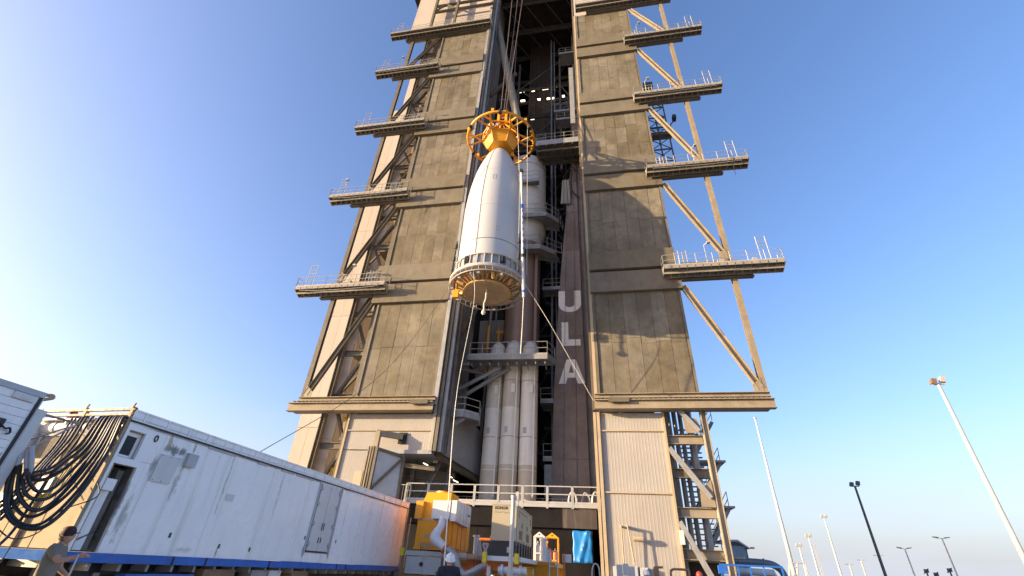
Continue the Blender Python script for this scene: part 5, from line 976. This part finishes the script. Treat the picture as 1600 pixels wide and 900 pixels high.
solo(MB().tube((10.74, 32, 0), (10.72, 32, 10.85), .14, 10, .045).tube((10.72, 32, 10.85), (10.72, 32, 10.95), .09, 8), 'lightning_mast', 'pole_white', 'slim bare white mast beside the tower foot', 'mast', smooth=True)
for (x, z, lb) in ((37.0, 11.3, 'tallest of the three distant flood light poles'), (33.8, 8.4, 'middle of the three distant flood light poles'), (32.0, 7.0, 'shortest of the three distant flood light poles')): flood((x, 90), z, .16, .09, 'pole_white', lb, ['pole_white'], PG, hs=.42)
def tlamp(x, y, z, w, label):
    p = thing('street_lamp', label, 'street lamp', (x, y, 0), 'double-armed street lamps in the distance'); k = y/90
    MB().tube((x, y, 0), (x, y, z), .14*k, 8, .09*k).obj('pole', 'pole_white', p, True)
    for s in (-1, 1):
        MB().beam((x, y, z), (x+s*w*.5, y, z+.08), .06*k, .07*k).obj('arm', 'pole_white', p); MB().poly([(x+s*w*.4, y-.1, z+.02), (x+s*w, y-.1, z+.16), (x+s*w, y-.1, z+.26), (x+s*w*.4, y-.1, z+.2)], (0, .4, 0)).obj('lamp_head', 'duct_grey', p)
for x, y, z, w, lb in ((53.1, 90, 8.9, 1.15, 'nearest double-armed street lamp, furthest right'), (47.3, 90, 7.25, 1.0, 'double-armed street lamp second from right'), (72.0, 150, 9.2, 1.2, 'far double-armed street lamp behind the dark pole'), (67.5, 150, 8.0, 1.0, 'far double-armed street lamp left of the dark pole'), (64.4, 150, 6.9, 1.0, 'smallest far double-armed street lamp')): tlamp(x, y, z, w, lb)
cr_ = MB()
for x in (76.0, 76.8): cr_.beam((x, 200, 0), (76.3+.2*(x-76), 200, 14.6), .14, .14)
for i in range(14): cr_.beam((76.0, 200, 1+i), (76.75-.02*i, 200, 1.5+i), .08, .08)
solo(cr_, 'lattice_mast', 'pole_white', 'thin distant lattice mast between the flood light poles', 'mast')
for i, (x, z) in enumerate(((38.2, 3.9), (39.1, 3.6), (40.7, 4.1))): solo(MB().beam((x, 70, 0), (x, 70, z), .12, .12).box(x-.14, x+.18, 69.8, 70.2, z-.3, z+.05).beam((x-.3, 70, z-.4), (x+.3, 70, z+.1), .1, .1), 'camera_post', 'pole_dark', ['dark camera post, leftmost of three on the horizon', 'dark camera post, middle of three on the horizon', 'dark camera post, rightmost of three on the horizon'][i], 'post', 'dark camera posts on the horizon')
hn = thing('horn_speaker', 'pale horn speaker on a pole cut by the right edge', 'speaker', (21.6, 30, 0)); MB().tube((21.75, 30, 0), (21.75, 30, 4.2), .06, 8).obj('pole', 'pole_white', hn, True)
c = MB().lathe((0,0,0), [(.06,0),(.1,.2),(.28,.5),(.26,.5),(.05,.1)], 16); c.v = [Vector((21.55+p.x*.6-p.z*.3, 30-p.z, 4.05+p.y)) for p in c.v]; c.obj('horn', 'white_paint', hn)

# ------------------------------------------------------------------ people
def skinmesh(edges, rad, sub=2):
    names = list(rad); idx = {k: i for i, k in enumerate(names)}
    me = bpy.data.meshes.new('tmp'); me.from_pydata([tuple(rad[k][0]) for k in names], [(idx[a], idx[b]) for a, b in edges], [])
    o = bpy.data.objects.new('tmp', me); COL.objects.link(o)
    o.modifiers.new('s', 'SKIN'); o.modifiers.new('d', 'SUBSURF').levels = sub; o.modifiers['d'].render_levels = sub
    for i, k in enumerate(names):
        r = rad[k][1]; me.skin_vertices[0].data[i].radius = r if isinstance(r, tuple) else (r, r)
    me.skin_vertices[0].data[0].use_root = True
    bpy.context.view_layer.update()
    out = bpy.data.meshes.new_from_object(o.evaluated_get(bpy.context.evaluated_depsgraph_get())); bpy.data.objects.remove(o)
    return [v.co.copy() for v in out.vertices], [tuple(p.vertices) for p in out.polygons]
def person(loc, face, J, shirt, pants, hat, hatm, label, hair=True):
    """J: joints in local coords, x = right hand side, y = facing, z = up"""
    root = thing('person', label, 'person', loc); rot = Matrix.Rotation(math.atan2(-face[0], face[1]), 3, 'Z'); base = Vector(loc)
    def W(v): return base+rot @ Vector(v)
    def put(mb_v, f, name, m, smooth=True):
        b = MB(); b.add([W(p) for p in mb_v], f); b.sm = smooth; return b.obj(name, m, root)
    j = {k: Vector(v) for k, v in J.items()}
    rad = {'pel': (j['pel'], (.15, .12)), 'waist': (j['pel'].lerp(j['chest'], .5), (.135, .105)), 'chest': (j['chest'], (.155, .115)), 'neck': (j['neck'], .065), 'hb': (j['neck'].lerp(j['head'], .55), .058)}
    ed = [('pel', 'waist'), ('waist', 'chest'), ('chest', 'neck'), ('neck', 'hb')]
    for s in ('l', 'r'):
        rad.update({s+'sh': (j[s+'sh'], .075), s+'el': (j[s+'el'], .048), s+'wr': (j[s+'wr'], .032), s+'hip': (j[s+'hip'], .10), s+'kn': (j[s+'kn'], .065), s+'an': (j[s+'an'], .045)})
        ed += [('chest', s+'sh'), (s+'sh', s+'el'), (s+'el', s+'wr'), ('pel', s+'hip'), (s+'hip', s+'kn'), (s+'kn', s+'an')]
    v, f = skinmesh(ed, rad)
    B = MB(); B.add(v, f)
    # head with brow, nose, chin, ears
    hc = j['head']; hd = MB(); n1, n2 = 20, 14; look = Vector(J.get('look', (0, 1, 0))).normalized(); hr_ = Matrix.Rotation(math.atan2(-look.x, look.y), 3, 'Z') @ Matrix.Rotation(math.asin(look.z), 3, 'X')
    hv = []
    for b in range(n2+1):
        t = math.pi*b/n2
        for a in range(n1):
            q = 2*math.pi*a/n1; x, y, z = math.sin(t)*math.cos(q), math.sin(t)*math.sin(q), math.cos(t)
            p = Vector((.078*x, .098*y, .122*z))
            if z < 0: p.x *= 1+.28*z; p.y += .012*(-z) if y > 0 else .03*z*y
            if y > .75: p.y += .026*math.exp(-(x/.22)**2-((z+.12)/.22)**2)-.010*math.exp(-((abs(x)-.38)/.2)**2-((z-.12)/.12)**2)+.006*math.exp(-(x/.4)**2-((z+.5)/.09)**2)
            hv.append(hc+hr_ @ p)
    hf = [(b*n1+a, (b+1)*n1+a, (b+1)*n1+(a+1) % n1, b*n1+(a+1) % n1) for b in range(n2) for a in range(n1)]
    B.add(hv, hf)
    for s in (-1, 1):
        e = MB().lathe((0,0,0), [(0,-.034),(.016,-.026),(.02,0),(.017,.026),(0,.034)], 8); B.add([hc+hr_ @ Vector((s*.078+p.x*.5, -.005+p.y, p.z)) for p in e.v], e.f)
    for s in ('l', 'r'):   # hands: palm, four fingers, thumb
        w = j[s+'wr']; d = (w-j[s+'el']).normalized(); side = d.cross(Vector((0,0,1))).normalized() if abs(d.z) < .9 else Vector((1,0,0)); upv = side.cross(d)
        hm = MB(); hm.path([w, w+d*.03, w+d*.06, w+d*.095], .03, 10, rf=lambda i: (.028, .036, .04, .034)[i])
        for k in range(4):
            o_ = (k-1.5)*.019; L_ = (.062, .074, .07, .054)[k]; a = w+d*.088+side*o_
            hm.path([a, a+d*L_*.45-upv*.008, a+d*L_*.75-upv*.03, a+d*L_*.8-upv*.052], .0088, 6)
        a = w+d*.035+side*(-.032); hm.path([a, a+d*.025-side*.02-upv*.012, a+d*.05-side*.022-upv*.03], .0098, 6)
        B.add(hm.v, hm.f)
    put(B.v, B.f, 'body', 'skin')
    # shirt
    sr = {'hip': (j['pel']+Vector((0,0,-.06)), (.185, .15)), 'waist': (rad['waist'][0], (.172, .14)), 'chest': (j['chest'], (.185, .142)), 'neck': (j['chest'].lerp(j['neck'], 1.05 if shirt == 'hoodie' else .72), .095 if shirt == 'hoodie' else .085)}
    se = [('hip', 'waist'), ('waist', 'chest'), ('chest', 'neck')]
    full = shirt == 'hoodie'
    for s in ('l', 'r'):
        sr[s+'sh'] = (j[s+'sh'], .092); sr[s+'el'] = (j[s+'sh'].lerp(j[s+'el'], 1.0 if full else .72), .07)
        se += [('chest', s+'sh'), (s+'sh', s+'el')]
        if full: sr[s+'wr'] = (j[s+'el'].lerp(j[s+'wr'], .95), .05); se.append((s+'el', s+'wr'))
    v, f = skinmesh(se, sr); put(v, f, 'shirt', shirt)
    pr2 = {'pel': (j['pel']+Vector((0,0,-.04)), (.165, .135))}; pe = []
    for s in ('l', 'r'):
        pr2.update({s+'hip': (j[s+'hip'], .112), s+'kn': (j[s+'kn'], .085), s+'an': (j[s+'an'], .07)}); pe += [('pel', s+'hip'), (s+'hip', s+'kn'), (s+'kn', s+'an')]
    v, f = skinmesh(pe, pr2); put(v, f, 'trousers', pants)
    for s in ('l', 'r'):
        a = j[s+'an']; bt = MB().path([a+Vector((0, -.07, -.03)), a+Vector((0, .02, -.025)), a+Vector((0, .12, -.045)), a+Vector((0, .19, -.055))], .05, 10, rf=lambda i: (.045, .058, .05, .035)[i]); put(bt.v, bt.f, 'boot', 'black')
    # headgear
    H = MB()
    if hat == 'cap':
        H.lathe((0,0,0), [(.092, -.045), (.097, .0), (.095, .04), (.075, .085), (.04, .108), (0, .114)], 22); hv = [Vector((p.x*.95, p.y*1.15-.008, p.z+.03)) for p in H.v]
        put([hc+hr_ @ p for p in hv], H.f, 'cap', hatm)
        bm_ = MB(); bm_.lathe((0,0,0), [(.0, 0), (.075, 0), (.08, -.006), (.0, -.012)], 18, R_(10), R_(170)); put([hc+hr_ @ Vector((p.x*.95, p.y*1.1+.085, p.z+.03)) for p in bm_.v], bm_.f, 'cap_peak', 'black')
    else:
        H.lathe((0,0,0), [(.135, -.0), (.137, .008), (.118, .02), (.115, .06), (.098, .105), (.06, .14), (.02, .152), (0, .153)], 26)
        put([hc+hr_ @ Vector((p.x*.95, p.y*1.12+.01, p.z+.035)) for p in H.v], H.f, 'hard_hat', hatm)
        rb = MB().path([Vector((0, y, .19-.35*y*y*10*.35)) for y in (-.1, -.05, 0, .05, .1)], .012, 6); put([hc+hr_ @ p for p in rb.v], rb.f, 'hat_ridge', hatm)
    if hair:
        h = MB(); h.lathe((0,0,0), [(.085, .03), (.092, -.01), (.085, -.055), (.06, -.085), (.02, -.09)], 16, R_(185), R_(355)); put([hc+hr_ @ Vector((p.x*1.0, p.y*1.18-.004, p.z)) for p in h.v], h.f, 'hair', 'hair')
    return root
base_leg = {'lhip': (-.1, 0, .92), 'rhip': (.1, 0, .92), 'lkn': (-.12, .03, .5), 'rkn': (.12, .03, .5), 'lan': (-.13, 0, .09), 'ran': (.13, 0, .09)}
J1 = dict(base_leg); J1.update({'pel': (0, 0, 1.0), 'chest': (0, .0, 1.37), 'neck': (0, .0, 1.53), 'head': (.01, .04, 1.65), 'look': (.3, 1, .15), 'lsh': (-.19, .0, 1.45), 'rsh': (.20, .0, 1.45), 'lel': (-.25, .08, 1.18), 'lwr': (-.2, .28, 1.06), 'rel': (.27, .15, 1.29), 'rwr': (.31, .38, 1.37)})
man = person((-8.80, 7.08, 0), (.80, .60), J1, 'shirt', 'denim', 'cap', 'cap', 'person in a grey tee shirt and patterned cap reaching along the trailer')
solo(MB().tube((-8.27, 7.02, 1.40), (-8.12, 6.95, .02), .013, 8), 'white_rod', 'pole_white', 'thin white rod held by the person in the cap', 'rod')
J2 = dict(base_leg); J2.update({'pel': (0, 0, 1.0), 'chest': (0, .02, 1.38), 'neck': (0, .03, 1.53), 'head': (0, .07, 1.61), 'look': (-.1, 1, .35), 'lsh': (-.2, 0, 1.44), 'rsh': (.2, 0, 1.44), 'lel': (-.27, .08, 1.18), 'rel': (.27, .08, 1.18), 'lwr': (-.12, .3, 1.2), 'rwr': (.12, .3, 1.2)})
person((-3.55, 12.0, 0), (-.3, 1), J2, 'hoodie', 'denim', 'hat', 'hat_white', 'person from behind in dark hooded top and white hard hat by the air unit', False)
J3 = dict(J2); J3['look'] = (.6, -.3, 0); 
person((1.6, 20.0, -.04), (.4, -1), dict(J2, look=(0, 1, 0)), 'hoodie', 'denim', 'hat', 'hat_white', 'person in white hard hat in front of the right base wall', False)
person((3.5, 20.0, .0), (.2, 1), dict(J2, look=(0, 1, 0)), 'hivis', 'denim', 'hat', 'hat_red', 'person in spotted red hard hat near the tower column', False)
